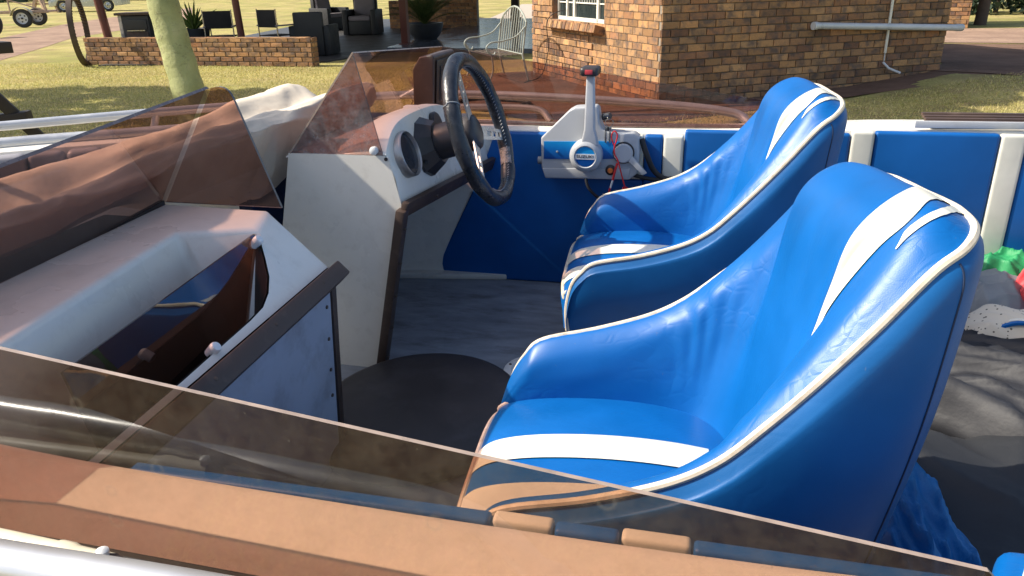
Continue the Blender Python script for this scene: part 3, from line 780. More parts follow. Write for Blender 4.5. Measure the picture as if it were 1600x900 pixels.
# unseen canvas roll on a frame, added above the bow to shade the dash
m = MB(); cyp = [(-1.60 + 0.008 * math.sin(9 * t), 0.40 + 1.36 * t, 1.765 + 0.010 * math.sin(7 * t)) for t in np.linspace(0, 1, 40)]
m.tube(cyp, [0.080 * (1 + 0.05 * math.sin(31 * t)) * (0.6 if t in (0.0, 1.0) else 1.0) for t in np.linspace(0, 1, 40)], 16)
cn_ = part('added_shade_roll', m, 'canvas', boat, smooth=True)
for yy, y2, xx in ((0.62, 0.60, -1.42), (1.10, 0.86, -1.84)):
    m = MB(); m.tube(crom([(-1.60, yy, 1.72), (-1.60 * .5 + xx * .5, yy * .5 + y2 * .5, 1.45), (xx, y2, 1.15)], 6), 0.011, 10); part('shade_roll_frame', m, 'alu_rail', cn_, smooth=True)
for yy in (0.7, 1.2, 1.65):
    m = MB(); m.tube([(-1.60 + 0.086 * math.cos(t), yy, 1.768 + 0.086 * math.sin(t)) for t in np.linspace(0, 6.283, 24, endpoint=False)], 0.006, 6, closed=True); part('strap', m, 'rubber', cn_, smooth=True)

# ------------------------------------------------ pleated bow seat back
for i in range(9):
    a = Vector((-2.20 + 0.085 * i, 1.70 + 0.058 * i, 1.06)); b = a + Vector((0.080, 0.055, 0))
    m = MB(); d = (b - a).normalized(); nn = Vector((d.y, -d.x, 0))
    m.box((a + b) / 2 + nn * 0.02, ((b - a).length, 0.06, 0.16), Matrix((d, -nn, Vector((0, 0, 1)))).transposed())
    part('bow_cushion', m, 'bow_vinyl', boat, smooth=True, bevel=0.022, bseg=4)

# ------------------------------------------------ bucket seats
def seat_net():
    half = [(-0.287, .238, .790), (-0.289, .242, .850), (-0.276, .247, .913), (-0.252, .250, .948), (-0.220, .252, .972), (-0.122, .254, 0.993), (-0.03, .255, 1.022), (0.030, .254, 1.055), (0.080, .251, 1.102),
            (0.132, .248, 1.158), (0.187, .243, 1.222), (0.238, .235, 1.284), (0.271, .222, 1.308), (0.292, .188, 1.322), (0.303, .125, 1.327), (0.307, .06, 1.327), (0.308, 0.0, 1.326)]
    phi = [0, 0, 0, 0, 0, 2, 4, 8, 12, 17, 24, 34, 50, 68, 80, 86, 90]
    Q = [(-0.292, .214, .800), (-0.294, .216, .840), (-0.292, .212, .865), (-0.264, .207, .882), (-0.22, .204, .890), (-0.13, .200, .894), (-0.055, .195, .896), (-0.01, .188, .896), (0.022, .179, .896), (0.046, .167, .896),
         (0.062, .150, .896), (0.076, .126, .896), (0.085, .100, .896), (0.090, .076, .896), (0.094, .050, .896), (0.096, .025, .896), (0.097, 0, .896)]
    rows = []
    for i in range(len(half)):
        r = Vector(half[i]); a = R(phi[i]); nin = Vector((-math.sin(a), -math.cos(a), 0)); q = Vector(Q[i])
        up = min(1.0, max(0.0, (i - 1) / 3.0))
        crest = [0, 0, 0, .001, .002, .002, .002, .004, .009, .015, .019, .020, .020, .020, .020, .020, .020][i]
        fat = [.016, .016, .016, .016, .017, .018, .020, .022, .026, .030, .036, .042, .048, .052, .053, .054, .054][i]
        p1 = r + nin * fat + Vector((0, 0, crest)) + Vector((-0.010 * (1 - up), 0, 0))
        p2 = r + nin * fat * 2.3 + Vector((0, 0, crest - 0.022 * up - 0.02 * max(0, min(1, (i - 8) / 4)))) + Vector((-0.004 * (1 - up), 0, 0))
        if i < 3: p2 = r.lerp(q, 0.85) + Vector((-0.006, 0, 0))
        h = p2.z - q.z
        p3 = p2.lerp(q, 0.30) + nin * 0.006 * up + Vector((0.0, 0, 0))
        p4 = p2.lerp(q, 0.68) + nin * 0.004 * up
        rows.append([tuple(r), tuple(p1), tuple(p2), tuple(p3), tuple(p4), tuple(q)])
    lift = [0, .004, .012, .022, .028, .031, .031, .030, .024, .014, .007, .003, 0, 0, 0, 0, 0]      # the arm away from the gap sits a little prouder
    base = rows
    rows = [[(x, y, z + lift[i] * w_) for (x, y, z), w_ in zip(r_, (1, 1, 0.9, 0.55, 0.25, 0))] for i, r_ in enumerate(base)]
    full = rows + [[(x, -y, z) for x, y, z in row] for row in base[::-1][1:]]
    return full          # u: starboard arm (y>0) -> top -> port arm (y<0)
NET = np.array(seat_net())
def cr1(P, t):
    n = len(P); t = min(max(t, 0.0), n - 1 - 1e-9); i = int(t); f = t - i
    a = P[i - 1] if i > 0 else 2 * P[0] - P[1]; b = P[i]; c = P[i + 1]; d = P[i + 2] if i + 2 < n else 2 * P[-1] - P[-2]
    return 0.5 * ((2 * b) + (-a + c) * f + (2 * a - 5 * b + 4 * c - d) * f * f + (-a + 3 * b - 3 * c + d) * f ** 3)
NU, NV = NET.shape[0], NET.shape[1]
FOLDS = [(6.8, 0.24, 0.0018), (7.4, 0.24, 0.0042), (8.0, 0.22, 0.004), (8.7, 0.28, 0.003), (9.4, 0.3, 0.002), (24.4, 0.25, 0.0035), (23.6, 0.22, 0.0025)]
def seat_base(u, v):
    return cr1(np.array([cr1(NET[:, j], u * (NU - 1)) for j in range(NV)]), v * (NV - 1))
NSIGN = 1.0
def seat_pt(u, v, off=0.0):
    p = seat_base(u, v)
    h = 1e-3
    du = seat_base(min(u + h, 1), v) - seat_base(max(u - h, 0), v); dv = seat_base(u, min(v + h, 1)) - seat_base(u, max(v - h, 0))
    n = np.cross(du, dv); n /= (np.linalg.norm(n) + 1e-12)
    n = n * NSIGN                                            # inner face looks forward and up
    w = 0.0
    uu = u * (NU - 1)
    for c, s, a in FOLDS:
        cc = c + (2.0 if c < 16 else -2.0) * (v - 0.5)
        w += a * math.exp(-((uu - cc) / s) ** 2) * math.exp(-((v - 0.50) / 0.22) ** 2)
    w += 0.0005 * math.exp(-((v - 0.10) / 0.06) ** 2) * math.sin(uu * 19.0 + 2.0 * math.sin(uu * 3.1)) * (0.5 + 0.5 * math.sin(uu * 1.7 + 1))
    w += 0.0008 * math.sin(uu * 2.3 + 5 * v) * math.sin(v * 9 + uu) * math.exp(-((v - 0.55) / 0.25) ** 2)
    return p + n * (off - w)
_p = seat_pt(0.5, 0.7); _q = seat_pt(0.5, 0.7, 0.01)
if _q[0] > _p[0]: NSIGN = -1.0

def make_seat():
    root_mb = MB()
    nu, nv = 320, 48
    grid = [[tuple(seat_pt(i / nu, j / nv)) for j in range(nv + 1)] for i in range(nu + 1)]
    root_mb.grid(grid)
    me = mesh_of(root_mb, 'bucket_seat', 'blue', True, recalc=False)
    seat = link('bucket_seat', me, boat)
    # outer shell
    rim = [np.array(NET[i, 0]) for i in range(NU)]
    shell = []
    for i in range(NU):
        k = i if i <= NU // 2 else NU - 1 - i
        sg = 1 if i <= NU // 2 else -1
        a = R([0, 0, 0, 0, 0, 2, 4, 8, 12, 17, 24, 34, 50, 68, 80, 86, 90][k])
        out = np.array([math.sin(a), math.cos(a) * sg, 0.0])
        bot = [(-0.268, .226), (-0.27, .228), (-0.265, .229), (-0.24, .230), (-0.20, .231), (-0.12, .232), (-0.03, .231), (0.03, .229), (0.075, .226), (0.115, .221), (0.150, .213), (0.180, .202), (0.205, .182), (0.220, .15), (0.228, .10), (0.231, .05), (0.232, 0)][k]
        b = np.array([bot[0], bot[1] * sg, 0.765])
        r0 = rim[i]
        H = r0[2] - 0.765
        def at(z):
            t = (r0[2] - z) / max(H, 1e-6)
            return r0 * (1 - t) + b * t
        o1 = r0 + out * 0.012 + np.array([0, 0, -min(0.02, H * 0.3)])
        o2 = at(r0[2] - H * 0.12) + out * 0.020 * min(1, H / 0.25)
        o3 = at(r0[2] - H * 0.40) + out * 0.024 * min(1, H / 0.25)
        o4 = at(r0[2] - H * 0.72) + out * 0.015 * min(1, H / 0.25)
        shell.append([r0, o1, o2, o3, o4, b])
    S = np.array(shell)
    P = []
    for i in range(121):
        t = i / 120 * (NU - 1)
        col = np.array([cr1(S[:, j], t) for j in range(6)])
        P.append([tuple(cr1(col, v / 20 * 5)) for v in range(21)])
    m = MB(); m.grid(P)
    m.add([P[i][-1] for i in range(0, 121, 4)], [tuple(range(31))])
    sh = part('back_shell', m, 'blue_shell', seat, smooth=True)
    # sewn seams on the outside of the shell, following the rear corners
    for tt in (11.6, NU - 1 - 11.6):
        col = np.array([cr1(S[:, j], tt) for j in range(6)])
        pts = [cr1(col, v / 24 * 5) for v in range(2, 24)]
        m = MB(); m.tube(pts, 0.0013, 6); part('seam', m, 'seam_blue', seat, smooth=True)
    # piping along the rim
    pts = [tuple(cr1(np.array(rim), t / 200 * (NU - 1))) for t in range(201)]
    m = MB(); m.tube(pts, 0.0054, 8); part('piping', m, 'piping', seat, smooth=True)
    # cushion
    cx = [(-0.285, .760), (-0.306, .790), (-0.316, .840), (-0.313, .866), (-0.300, .890), (-0.268, .908), (-0.20, .920), (-0.10, .924), (0.0, .918), (0.10, .902)]
    def cush(s, t, off=0.0):
        p = cr1(np.array(cx), s * (len(cx) - 1))
        front = max(0.0, 1 - s * 2.2)
        w = 0.214 + 0.020 * front
        y = t * w
        z = p[1] - 0.016 * abs(t) ** 3.5 * min(1, s * 4) + off * min(1.0, max(0.25, (s - 0.15) * 3))
        x = p[0] + 0.030 * abs(t) ** 5 * min(1, 3 * front) - off * max(0, 1 - max(0, s - 0.12) * 4)
        return (x, y, z)
    m = MB(); m.grid([[cush(i / 44, -1 + 2 * j / 32) for j in range(33)] for i in range(45)])
    cu = part('cushion', m, 'blue', seat, smooth=True)
    m = MB(); m.tube([cush(0.40, -1 + 2 * j / 40) for j in range(41)], 0.0058, 8); part('cushion_piping', m, 'piping', seat, smooth=True)
    m = MB(); m.tube([cush(0.40 + 0.45 * j / 30, 1.0) for j in range(31)], 0.0050, 8); part('cushion_piping', m, 'piping', seat, smooth=True)
    m = MB(); m.tube([cush(0.40 + 0.45 * j / 30, -1.0) for j in range(31)], 0.0050, 8); part('cushion_piping', m, 'piping', seat, smooth=True)
    for t0, t1, e0, e1_ in CUSH_STRIPES:
        m = MB(); m.grid([[cush(0.415 + (0.955 - 0.415) * i / 36, (t0 + (t1 - t0) * j / 6) + (e0 + (e1_ - e0) * j / 6) * (i / 36), 0.0022) for j in range(7)] for i in range(37)])
        part('stripe', m, 'white_vinyl', seat, smooth=True, recalc=False)
    for left, right in BACK_STRIPES:
        n1 = 110
        L = crom([(a, b) for a, b in left], 12); Rr = crom([(a, b) for a, b in right], 12)
        def samp(c, t):
            k = t * (len(c) - 1); i = min(int(k), len(c) - 2); f = k - i
            return c[i] * (1 - f) + c[i + 1] * f
        m = MB()
        m.grid([[tuple(seat_pt(*(samp(L, i / n1) * (1 - j / 20) + samp(Rr, i / n1) * (j / 20)), 0.0014 * SGN)) for j in range(21)] for i in range(n1 + 1)])
        part('stripe', m, 'white_vinyl', seat, smooth=True, recalc=False)
    # plinth under the seat
    m = MB(); m.box((-0.02, 0, (0.765 + FLOOR) / 2), (0.36, 0.34, 0.765 - FLOOR - 0.004)); part('seat_base', m, 'blue_shell', seat, bevel=0.012)
    return seat
SGN = 1.0
#@@STRIPES
CUSH_STRIPES = [(-0.17, 0.16, 0.0, 0.02), (-0.76, -0.47, 0.02, -0.04)]
BACK_STRIPES = [([(.503, .010), (.530, .10), (.5555, .223), (.584, .359), (.604, .479), (.612, .56), (.632, .66)], [(.545, .010), (.566, .09), (.5885, .19), (.645, .28), (.674, .37), (.676, .48), (.643, .655)]),
                ([(.553, .012), (.573, .077), (.6166, .20), (.639, .233), (.659, .212)], [(.572, .012), (.5857, .077), (.6225, .169), (.6454, .196), (.6593, .205)])]
#@@ENDSTRIPES
seat1 = make_seat()
seat1.location = Vector((0.0, 0.940, 0)); seat1.rotation_euler = (R(-4.8), 0, R(6.0))
seat1['label'] = 'bucket seat nearest the camera, sunlit blue vinyl with white swooshes'
seat2 = copy_tree(seat1, boat, Vector((-0.014, 1.935, 0)))
seat2.rotation_euler = (R(-0.4), 0, R(4.5))
seat2['label'] = 'bucket seat behind the steering wheel, with the wheel shadow on its cushion'

# ------------------------------------------------ throttle control on the starboard side panel
yF = 2.335
body = [(-0.479, 1.129), (-0.46, 1.148), (-0.393, 1.213), (-0.375, 1.223), (-0.31, 1.227), (-0.302, 1.218), (-0.297, 1.178), (-0.288, 1.16), (-0.27, 1.152), (-0.193, 1.148), (-0.178, 1.137), (-0.174, 1.09), (-0.178, 1.027), (-0.202, 1.006), (-0.466, 1.001), (-0.478, 1.038)]
m = MB(); m.prism([(x, yF, z) for x, z in body], (0, 0.062, 0))
ctl = part('throttle_control', m, 'grey_paint', boat, smooth=True, bevel=0.008, bseg=3)
m = MB(); m.prism([(-0.475, yF - 0.004, 1.034), (-0.20, yF - 0.004, 1.042), (-0.204, yF - 0.004, 1.008), (-0.464, yF - 0.004, 1.004)], (0, 0.02, 0)); part('lower_cover', m, 'grey_paint', ctl, bevel=0.004)
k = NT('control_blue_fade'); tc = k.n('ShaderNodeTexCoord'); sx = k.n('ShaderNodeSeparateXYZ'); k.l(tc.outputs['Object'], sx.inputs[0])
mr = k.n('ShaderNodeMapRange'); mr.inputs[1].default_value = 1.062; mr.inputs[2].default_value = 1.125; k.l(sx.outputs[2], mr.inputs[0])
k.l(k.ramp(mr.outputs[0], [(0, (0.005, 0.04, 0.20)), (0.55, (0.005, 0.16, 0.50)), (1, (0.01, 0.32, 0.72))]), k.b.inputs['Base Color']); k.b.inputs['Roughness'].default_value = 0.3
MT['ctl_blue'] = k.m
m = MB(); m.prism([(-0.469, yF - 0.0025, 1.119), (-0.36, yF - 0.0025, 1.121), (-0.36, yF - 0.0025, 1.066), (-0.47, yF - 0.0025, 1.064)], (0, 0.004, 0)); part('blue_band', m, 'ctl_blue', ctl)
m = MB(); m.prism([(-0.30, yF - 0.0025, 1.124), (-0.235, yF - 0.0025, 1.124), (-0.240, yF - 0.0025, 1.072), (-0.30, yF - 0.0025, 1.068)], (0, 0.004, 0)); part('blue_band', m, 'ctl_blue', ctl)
m = MB(); m.lathe([(0.0035, 0), (0.0035, 0.003), (0.002, 0.004)], (-0.427, yF - 0.002, 1.088), (0, -1, 0), 10); part('screw', m, 'grey_dark', ctl, smooth=True)
lev = MB()
lp = [(-0.350, 1.115), (-0.344, 1.142), (-0.339, 1.165), (-0.3345, 1.322), (-0.3105, 1.322), (-0.306, 1.165), (-0.299, 1.142), (-0.294, 1.115)]
lev.prism([(x, yF - 0.040, z) for x, z in lp], (0, 0.020, 0))
lever = part('lever', lev, 'grey_paint', ctl, smooth=True, bevel=0.006, bseg=3)
m = MB(); m.lathe([(0.050, 0.0), (0.050, 0.030), (0.046, 0.040), (0.034, 0.044), (0.031, 0.040)], (-0.334, yF, 1.083), (0, -1, 0), 40); part('lever_hub', m, 'grey_paint', ctl, smooth=True, angle=50)
m = MB(); m.lathe([(0.0305, 0.036), (0.0305, 0.0415)], (-0.334, yF, 1.083), (0, -1, 0), 36)
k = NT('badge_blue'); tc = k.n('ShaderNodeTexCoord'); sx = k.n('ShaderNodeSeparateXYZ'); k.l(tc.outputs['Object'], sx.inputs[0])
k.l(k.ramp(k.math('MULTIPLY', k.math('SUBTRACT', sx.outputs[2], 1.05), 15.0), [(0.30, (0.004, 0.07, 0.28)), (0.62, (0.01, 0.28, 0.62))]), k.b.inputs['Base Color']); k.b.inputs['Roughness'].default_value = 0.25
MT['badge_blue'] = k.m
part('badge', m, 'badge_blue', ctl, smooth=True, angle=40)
m = MB(); m.box((-0.334, yF - 0.0418, 1.0835), (0.0595, 0.0012, 0.0165)); part('badge_band', m, 'white_plastic', ctl)
fc = bpy.data.curves.new('lettering', 'FONT'); fc.body = 'SUZUKI'; fc.size = 0.0150; fc.align_x = 'CENTER'; fc.align_y = 'CENTER'; fc.extrude = 0.0003; fc.offset = 0.00025; fc.space_character = 1.02
fc.materials.append(MT['black_plastic'])
tmp = bpy.data.objects.new('tmp_text', fc); COL.objects.link(tmp)
bpy.context.view_layer.update()
tme = bpy.data.meshes.new_from_object(tmp.evaluated_get(bpy.context.evaluated_depsgraph_get()))
bpy.data.objects.remove(tmp); bpy.data.curves.remove(fc)
tme.name = 'lettering'
for v in tme.vertices:
    x, y, z = v.co; v.co = (-0.334 + x, yF - 0.0427 - z, 1.0835 + y * 0.78)
t = link('lettering', tme, ctl)
m = MB(); m.box((-0.323, yF - 0.030, 1.335), (0.054, 0.075, 0.026)); gp = part('lever_grip', m, 'black_plastic', ctl, smooth=True, bevel=0.0115, bseg=4)
m = MB(); m.box((-0.3235, yF - 0.068, 1.335), (0.022, 0.003, 0.013)); part('trim_switch', m, 'red_sw', ctl, bevel=0.0012)
m = MB(); m.lathe([(0.011, 0), (0.011, 0.022), (0.009, 0.026)], (-0.290, yF + 0.028, 1.192), (0.75, -0.35, 0.2), 18); part('ignition_switch', m, 'black_plastic', ctl, smooth=True)
m = MB(); m.lathe([(0.016, 0), (0.016, 0.006), (0.012, 0.009)], (-0.260, yF, 1.036), (0, -1, 0), 22); bt = part('kill_switch', m, 'black_plastic', ctl, smooth=True)
m = MB(); m.lathe([(0.0085, 0.006), (0.0085, 0.014), (0.006, 0.017)], (-0.260, yF, 1.036), (0, -1, 0), 18); part('stop_button', m, 'orange', ctl, smooth=True)
m = MB(); m.lathe([(0.033, 0.0), (0.033, 0.008)], (-0.222, yF, 1.091), (0, -1, 0), 30); part('switch_collar', m, 'black_plastic', ctl, smooth=True, angle=40)
m = MB(); m.lathe([(0.029, 0.004), (0.029, 0.016), (0.026, 0.019)], (-0.222, yF, 1.091), (0, -1, 0), 30); part('warm_up_knob', m, 'grey_paint', ctl, smooth=True, angle=40)
m = MB(); m.prism([(x, yF - 0.018, z) for x, z in [(-0.213, 1.074), (-0.196, 1.086), (-0.148, 1.033), (-0.160, 1.026)]], (0, 0.010, 0)); part('warm_up_lever', m, 'grey_paint', ctl, bevel=0.003)
m = MB(); m.lathe([(0.012, 0), (0.012, 0.014)], (-0.480, yF + 0.03, 1.052), (-1, 0, 0), 14); part('cable_gland', m, 'grey_dark', ctl, smooth=True)
m = MB(); m.tube(crom([(-0.172, yF + 0.03, 1.128), (-0.155, yF + 0.02, 1.085), (-0.132, yF + 0.028, 1.034), (-0.10, yF + 0.03, 1.008), (-0.055, yF + 0.03, 1.005), (0.0, yF + 0.03, 0.985), (0.06, yF + 0.03, 0.93), (0.08, yF + 0.03, 0.8), (0.09, yF + 0.03, 0.66)], 8), 0.0085, 10); part('control_hose', m, 'rubber', ctl, smooth=True)
m = MB(); m.tube(crom([(-0.20, yF + 0.02, 1.02), (-0.15, yF + 0.02, 1.008), (-0.07, yF + 0.035, 0.995), (-0.01, yF + 0.035, 0.96), (0.02, yF + 0.035, 0.86), (0.03, yF + 0.035, 0.66)], 8), 0.0065, 8); part('control_hose', m, 'rubber', ctl, smooth=True)
m = MB(); m.tube(crom([(-0.339, yF + 0.01, 1.03), (-0.336, yF, 1.002), (-0.326, yF - 0.004, 0.976), (-0.305, yF, 0.952), (-0.27, yF + 0.01, 0.925)], 8), 0.0048, 8); part('control_cable', m, 'rubber', ctl, smooth=True)

# things hanging on the control
lan = thing('safety_lanyard', 'red coiled safety cord hanging from the throttle control', 'cord', (-0.24, yF - 0.02, 0.98))
m = MB()
loop = crom([(-0.246, yF - 0.026, 1.112), (-0.256, yF - 0.028, 1.135), (-0.256, yF - 0.028, 1.152), (-0.248, yF - 0.028, 1.160), (-0.240, yF - 0.028, 1.150), (-0.242, yF - 0.028, 1.132), (-0.248, yF - 0.027, 1.112), (-0.246, yF - 0.027, 1.09), (-0.236, yF - 0.026, 1.07), (-0.222, yF - 0.022, 1.02), (-0.212, yF - 0.02, 0.985)], 8)
m.tube(loop, 0.0022, 8); part('cord', m, 'red', lan, smooth=True)
m = MB(); hel = []
for i in range(90):
    a = i / 90
    hel.append((-0.214 + 0.008 * math.cos(i * 0.9) + 0.006 * math.sin(a * 5), yF - 0.014 + 0.008 * math.sin(i * 0.9), 0.985 - 0.035 * a))
m.tube(hel, 0.0020, 6); part('coil', m, 'red', lan, smooth=True)
m = MB(); m.tube(crom([(-0.238, yF - 0.022, 1.062), (-0.246, yF - 0.024, 1.03), (-0.250, yF - 0.024, 1.010)], 6), 0.0036, 8); part('strap', m, 'red', lan, smooth=True)
m = MB(); m.tube([(-0.250, yF - 0.024, 1.011), (-0.257, yF - 0.024, 0.985)], 0.0030, 8); part('sleeve', m, 'white_plastic', lan, smooth=True)
m = MB(); m.tube(crom([(-0.257, yF - 0.024, 0.986), (-0.262, yF - 0.024, 0.965), (-0.268, yF - 0.024, 0.945)], 6), [0.003, 0.003, 0.003, 0.003, 0.003, 0.0035, 0.004, 0.0055, 0.007, 0.0085, 0.009, 0.009, 0.0075][:13], 8); part('clip', m, 'red', lan, smooth=True)
kr = thing('key_ring', 'small bunch of keys hanging from the ignition switch', 'keys', (-0.272, yF + 0.0, 1.17))
m = MB(); m.tube([(-0.268 + 0.012 * math.cos(t), yF - 0.002, 1.180 + 0.012 * math.sin(t)) for t in np.linspace(0, 6.283, 20, endpoint=False)], 0.0010, 6, closed=True); part('ring', m, 'steel', kr, smooth=True)
m = MB(); m.box((-0.279, yF + 0.008, 1.199), (0.014, 0.003, 0.012)); m.box((-0.284, yF + 0.016, 1.197), (0.012, 0.003, 0.006)); part('key', m, 'steel', kr, bevel=0.001)
for dx, rz in ((-0.004, 0.12), (0.003, -0.08)):
    m = MB(); m.box((-0.270 + dx, yF - 0.004, 1.162), (0.013, 0.002, 0.013)); m.box((-0.270 + dx * 1.8, yF - 0.004, 1.138), (0.006, 0.002, 0.036)); part('key', m, 'steel', kr, bevel=0.0008)

# ------------------------------------------------ bow canvas lying over the bow in front of the windscreens
def smooth_(a, b, x):
    t = min(1.0, max(0.0, (x - a) / (b - a))); return t * t * (3 - 2 * t)
def canvas():
    R1 = [(0.40, 1.215), (0.70, 1.235), (0.95, 1.238), (1.187, 1.241), (1.353, 1.245), (1.605, 1.247), (1.806, 1.250), (2.012, 1.265), (2.26, 1.279), (2.40, 1.290), (2.50, 1.22)]
    R2 = [(0.40, 1.210), (0.70, 1.235), (0.90, 1.245), (1.061, 1.252), (1.146, 1.257), (1.324, 1.262), (1.50, 1.272), (1.722, 1.270), (1.90, 1.268), (2.12, 1.272), (2.30, 1.285), (2.42, 1.21)]
    r1 = np.array(crom([(i / (len(R1) - 1), *p) for i, p in enumerate(R1)], 12)); r2 = np.array(crom([(i / (len(R2) - 1), *p) for i, p in enumerate(R2)], 12))
    n = 130; P = []
    rs = np.random.default_rng(3)
    ph = rs.uniform(0, 6.28, 30)
    for i in range(n + 1):
        t = i / n
        y1 = np.interp(t, r1[:, 0], r1[:, 1]); z1 = np.interp(t, r1[:, 0], r1[:, 2]); y2 = np.interp(t, r2[:, 0], r2[:, 1]); z2 = np.interp(t, r2[:, 0], r2[:, 2])
        sag = 0.040 + 0.012 * math.sin(7 * t + 1) + 0.004 * math.sin(23 * t)
        drop = 1.152 + 0.055 * (1 - smooth_(0.45, 0.58, t)) - 0.045 * math.exp(-((t - 0.70) / 0.07) ** 2) + 0.02 * max(0, t - 0.85) * 6
        f = 0.935; y1 *= f; y2 *= f; z1 = 1.6 - (1.6 - z1) * f; z2 = 1.6 - (1.6 - z2) * f
        row = [(-1.54, y1 - 0.02, 1.10), (-1.42, y1, 1.16), (-1.32, y1, z1 - 0.02), (-1.24 + 0.010 * math.sin(17 * t), y1, z1), (-1.17, (y1 + y2) / 2, min(z1, z2) - sag), (-1.10, y2, z2 - sag * 0.55), (-1.045 + 0.008 * math.sin(21 * t + 2), y2, z2),
               (-1.022, y2 - 0.004, z2 - 0.016), (-1.030, y2 - 0.008, z2 - 0.05), (-1.062, y2 - 0.008, drop + 0.006), (-1.10, y2, drop - 0.012), (-1.20, y2, drop - 0.02)]
        c = crom(row, 5)
        P.append([tuple(p) for p in c])
    A = np.array(P)
    for (fu, fv, am, px_) in [(2.3, 5, .006, 0), (4.1, -8, .004, 1), (1.7, 13, .0035, 3), (9, 4, .0035, 2), (13, -11, .0016, 4), (21, 7, .0012, 5)]:
        uu = np.linspace(0, 1, A.shape[0])[:, None]; vv = np.linspace(0, 1, A.shape[1])[None, :]
        w = 1 - np.abs(np.sin(fu * uu * 3.14 + fv * vv * 3.14 + ph[px_]))       # creased ridges
        A[:, :, 2] += am * (w - 0.5); A[:, :, 0] += am * 0.5 * (w - 0.5)
    uu = np.linspace(0, 1, A.shape[0])[:, None]; vv = np.linspace(0, 1, A.shape[1])[None, :]
    for cells, am in ((26, .016), (80, .006)):
        cu_ = rs.uniform(0, 1, cells); cv_ = rs.uniform(0, 1, cells); sl = rs.normal(0, 1, (cells, 2)); of = rs.uniform(-.5, .5, cells)
        d = np.full((cells,) + (A.shape[0], A.shape[1]), 0.0)
        for k_ in range(cells):
            du = (uu - cu_[k_]) * 1.5; dv = (vv - cv_[k_]) * 1.3
            d[k_] = 2.2 * np.sqrt(du * du + dv * dv) + 0.35 * of[k_] + 0.5 * (sl[k_, 0] * du + sl[k_, 1] * dv)
        w = d.min(axis=0)
        gain = 1.0 + 1.1 * np.array([smooth_(0.38, 0.55, t) for t in np.linspace(0, 1, A.shape[0])])[:, None]
        A[:, :, 2] += gain * am * (w - w.mean()) * 2.0; A[:, :, 0] += gain * am * (w - w.mean())
    sh = 0.10 * np.array([smooth_(0.84, 0.97, t) for t in np.linspace(0, 1, A.shape[0])])[:, None]
    A[:, :, 0] += sh * np.clip((vv - 0.25) * 4, 0, 1)
    A[:, :, 0] = np.minimum(A[:, :, 0], -1.034 + (A[:, :, 2] - 1.19) * 0.62 - 0.028 + np.where(A[:, :, 1] > 1.72, 0.035, 0.0))
    return A.tolist()
m = MB(); m.grid(canvas())
me = mesh_of(m, 'bow_canvas', 'canvas', True, recalc=True)
bc = link('bow_canvas', me); tag(bc, 'crumpled dirty white canvas lying across the bow behind the windscreens', 'boat cover')
md = bc.modifiers.new('thickness', 'SOLIDIFY'); md.thickness = 0.003

# ------------------------------------------------ loose things in and on the boat
lx, ly = -0.60, 1.475
lid = thing('round_lid', 'flat dark brown round lid lying on the grey boat floor below the dash', 'lid', (lx, ly, FLOOR + 0.004))
m = MB(); m.lathe([(0.232, 0.006), (0.242, 0.012), (0.245, 0.034), (0.240, 0.044), (0.226, 0.050), (0.10, 0.056), (0.001, 0.056)], (lx, ly, FLOOR), (0, 0, 1), 56)
m.v = [(x, ly + (y - ly) * 1.12, z) for x, y, z in m.v]; part('panel', m, 'dark_lid', lid, smooth=True, angle=50)
m = MB(); m.lathe([(0.0035, 0), (0.0035, 0.003)], (lx - 0.200, ly - 0.06, FLOOR + 0.050), (0, 0, 1), 10); part('stud', m, 'white_plastic', lid)
hp = thing('hatch_plate', 'white round deck plate on the floor beside the dark lid', 'deck plate', (-0.37, 1.76, FLOOR + 0.003))
m = MB(); m.lathe([(0.095, 0.004), (0.095, 0.009), (0.088, 0.013), (0.075, 0.013), (0.070, 0.008)], (-0.37, 1.76, FLOOR), (0, 0, 1), 36); part('flange', m, 'white_plastic', hp, smooth=True, angle=40)
for a in range(6):
    m = MB(); m.lathe([(0.004, 0.012), (0.004, 0.0145)], (-0.37 + 0.082 * math.cos(a), 1.76 + 0.082 * math.sin(a), FLOOR), (0, 0, 1), 8); part('screw', m, 'rust_iron', hp)

ct = thing('paddle_tube', 'cream plastic tube with a dark end cap lying along the side rail', 'tube', (-0.55, 0.37, 1.19))
m = MB(); m.tube([(-1.25, 0.400, 1.204), (-0.435, 0.363, 1.206)], 0.0088, 14); part('tube', m, 'cream_tube', ct, smooth=True)
m = MB(); m.tube([(-0.445, 0.3635, 1.206), (-0.434, 0.363, 1.206), (-0.429, 0.3627, 1.206), (-0.398, 0.3615, 1.206)], [0.0100, 0.0100, 0.0086, 0.0082], 14); part('ferrule', m, 'cream_tube', ct, smooth=True)
m = MB(); m.tube([(-0.400, 0.3615, 1.208), (-0.394, 0.3612, 1.208), (-0.387, 0.361, 1.208)], [0.0062, 0.0072, 0.005], 12); part('end_cap', m, 'black_plastic', ct, smooth=True)
m = MB(); m.lathe([(0.0045, 0), (0.0045, 0.007), (0.002, 0.009)], (-0.402, 0.361, 1.212), (0.1, 0, 1), 12); part('pin', m, 'white_plastic', ct, smooth=True)

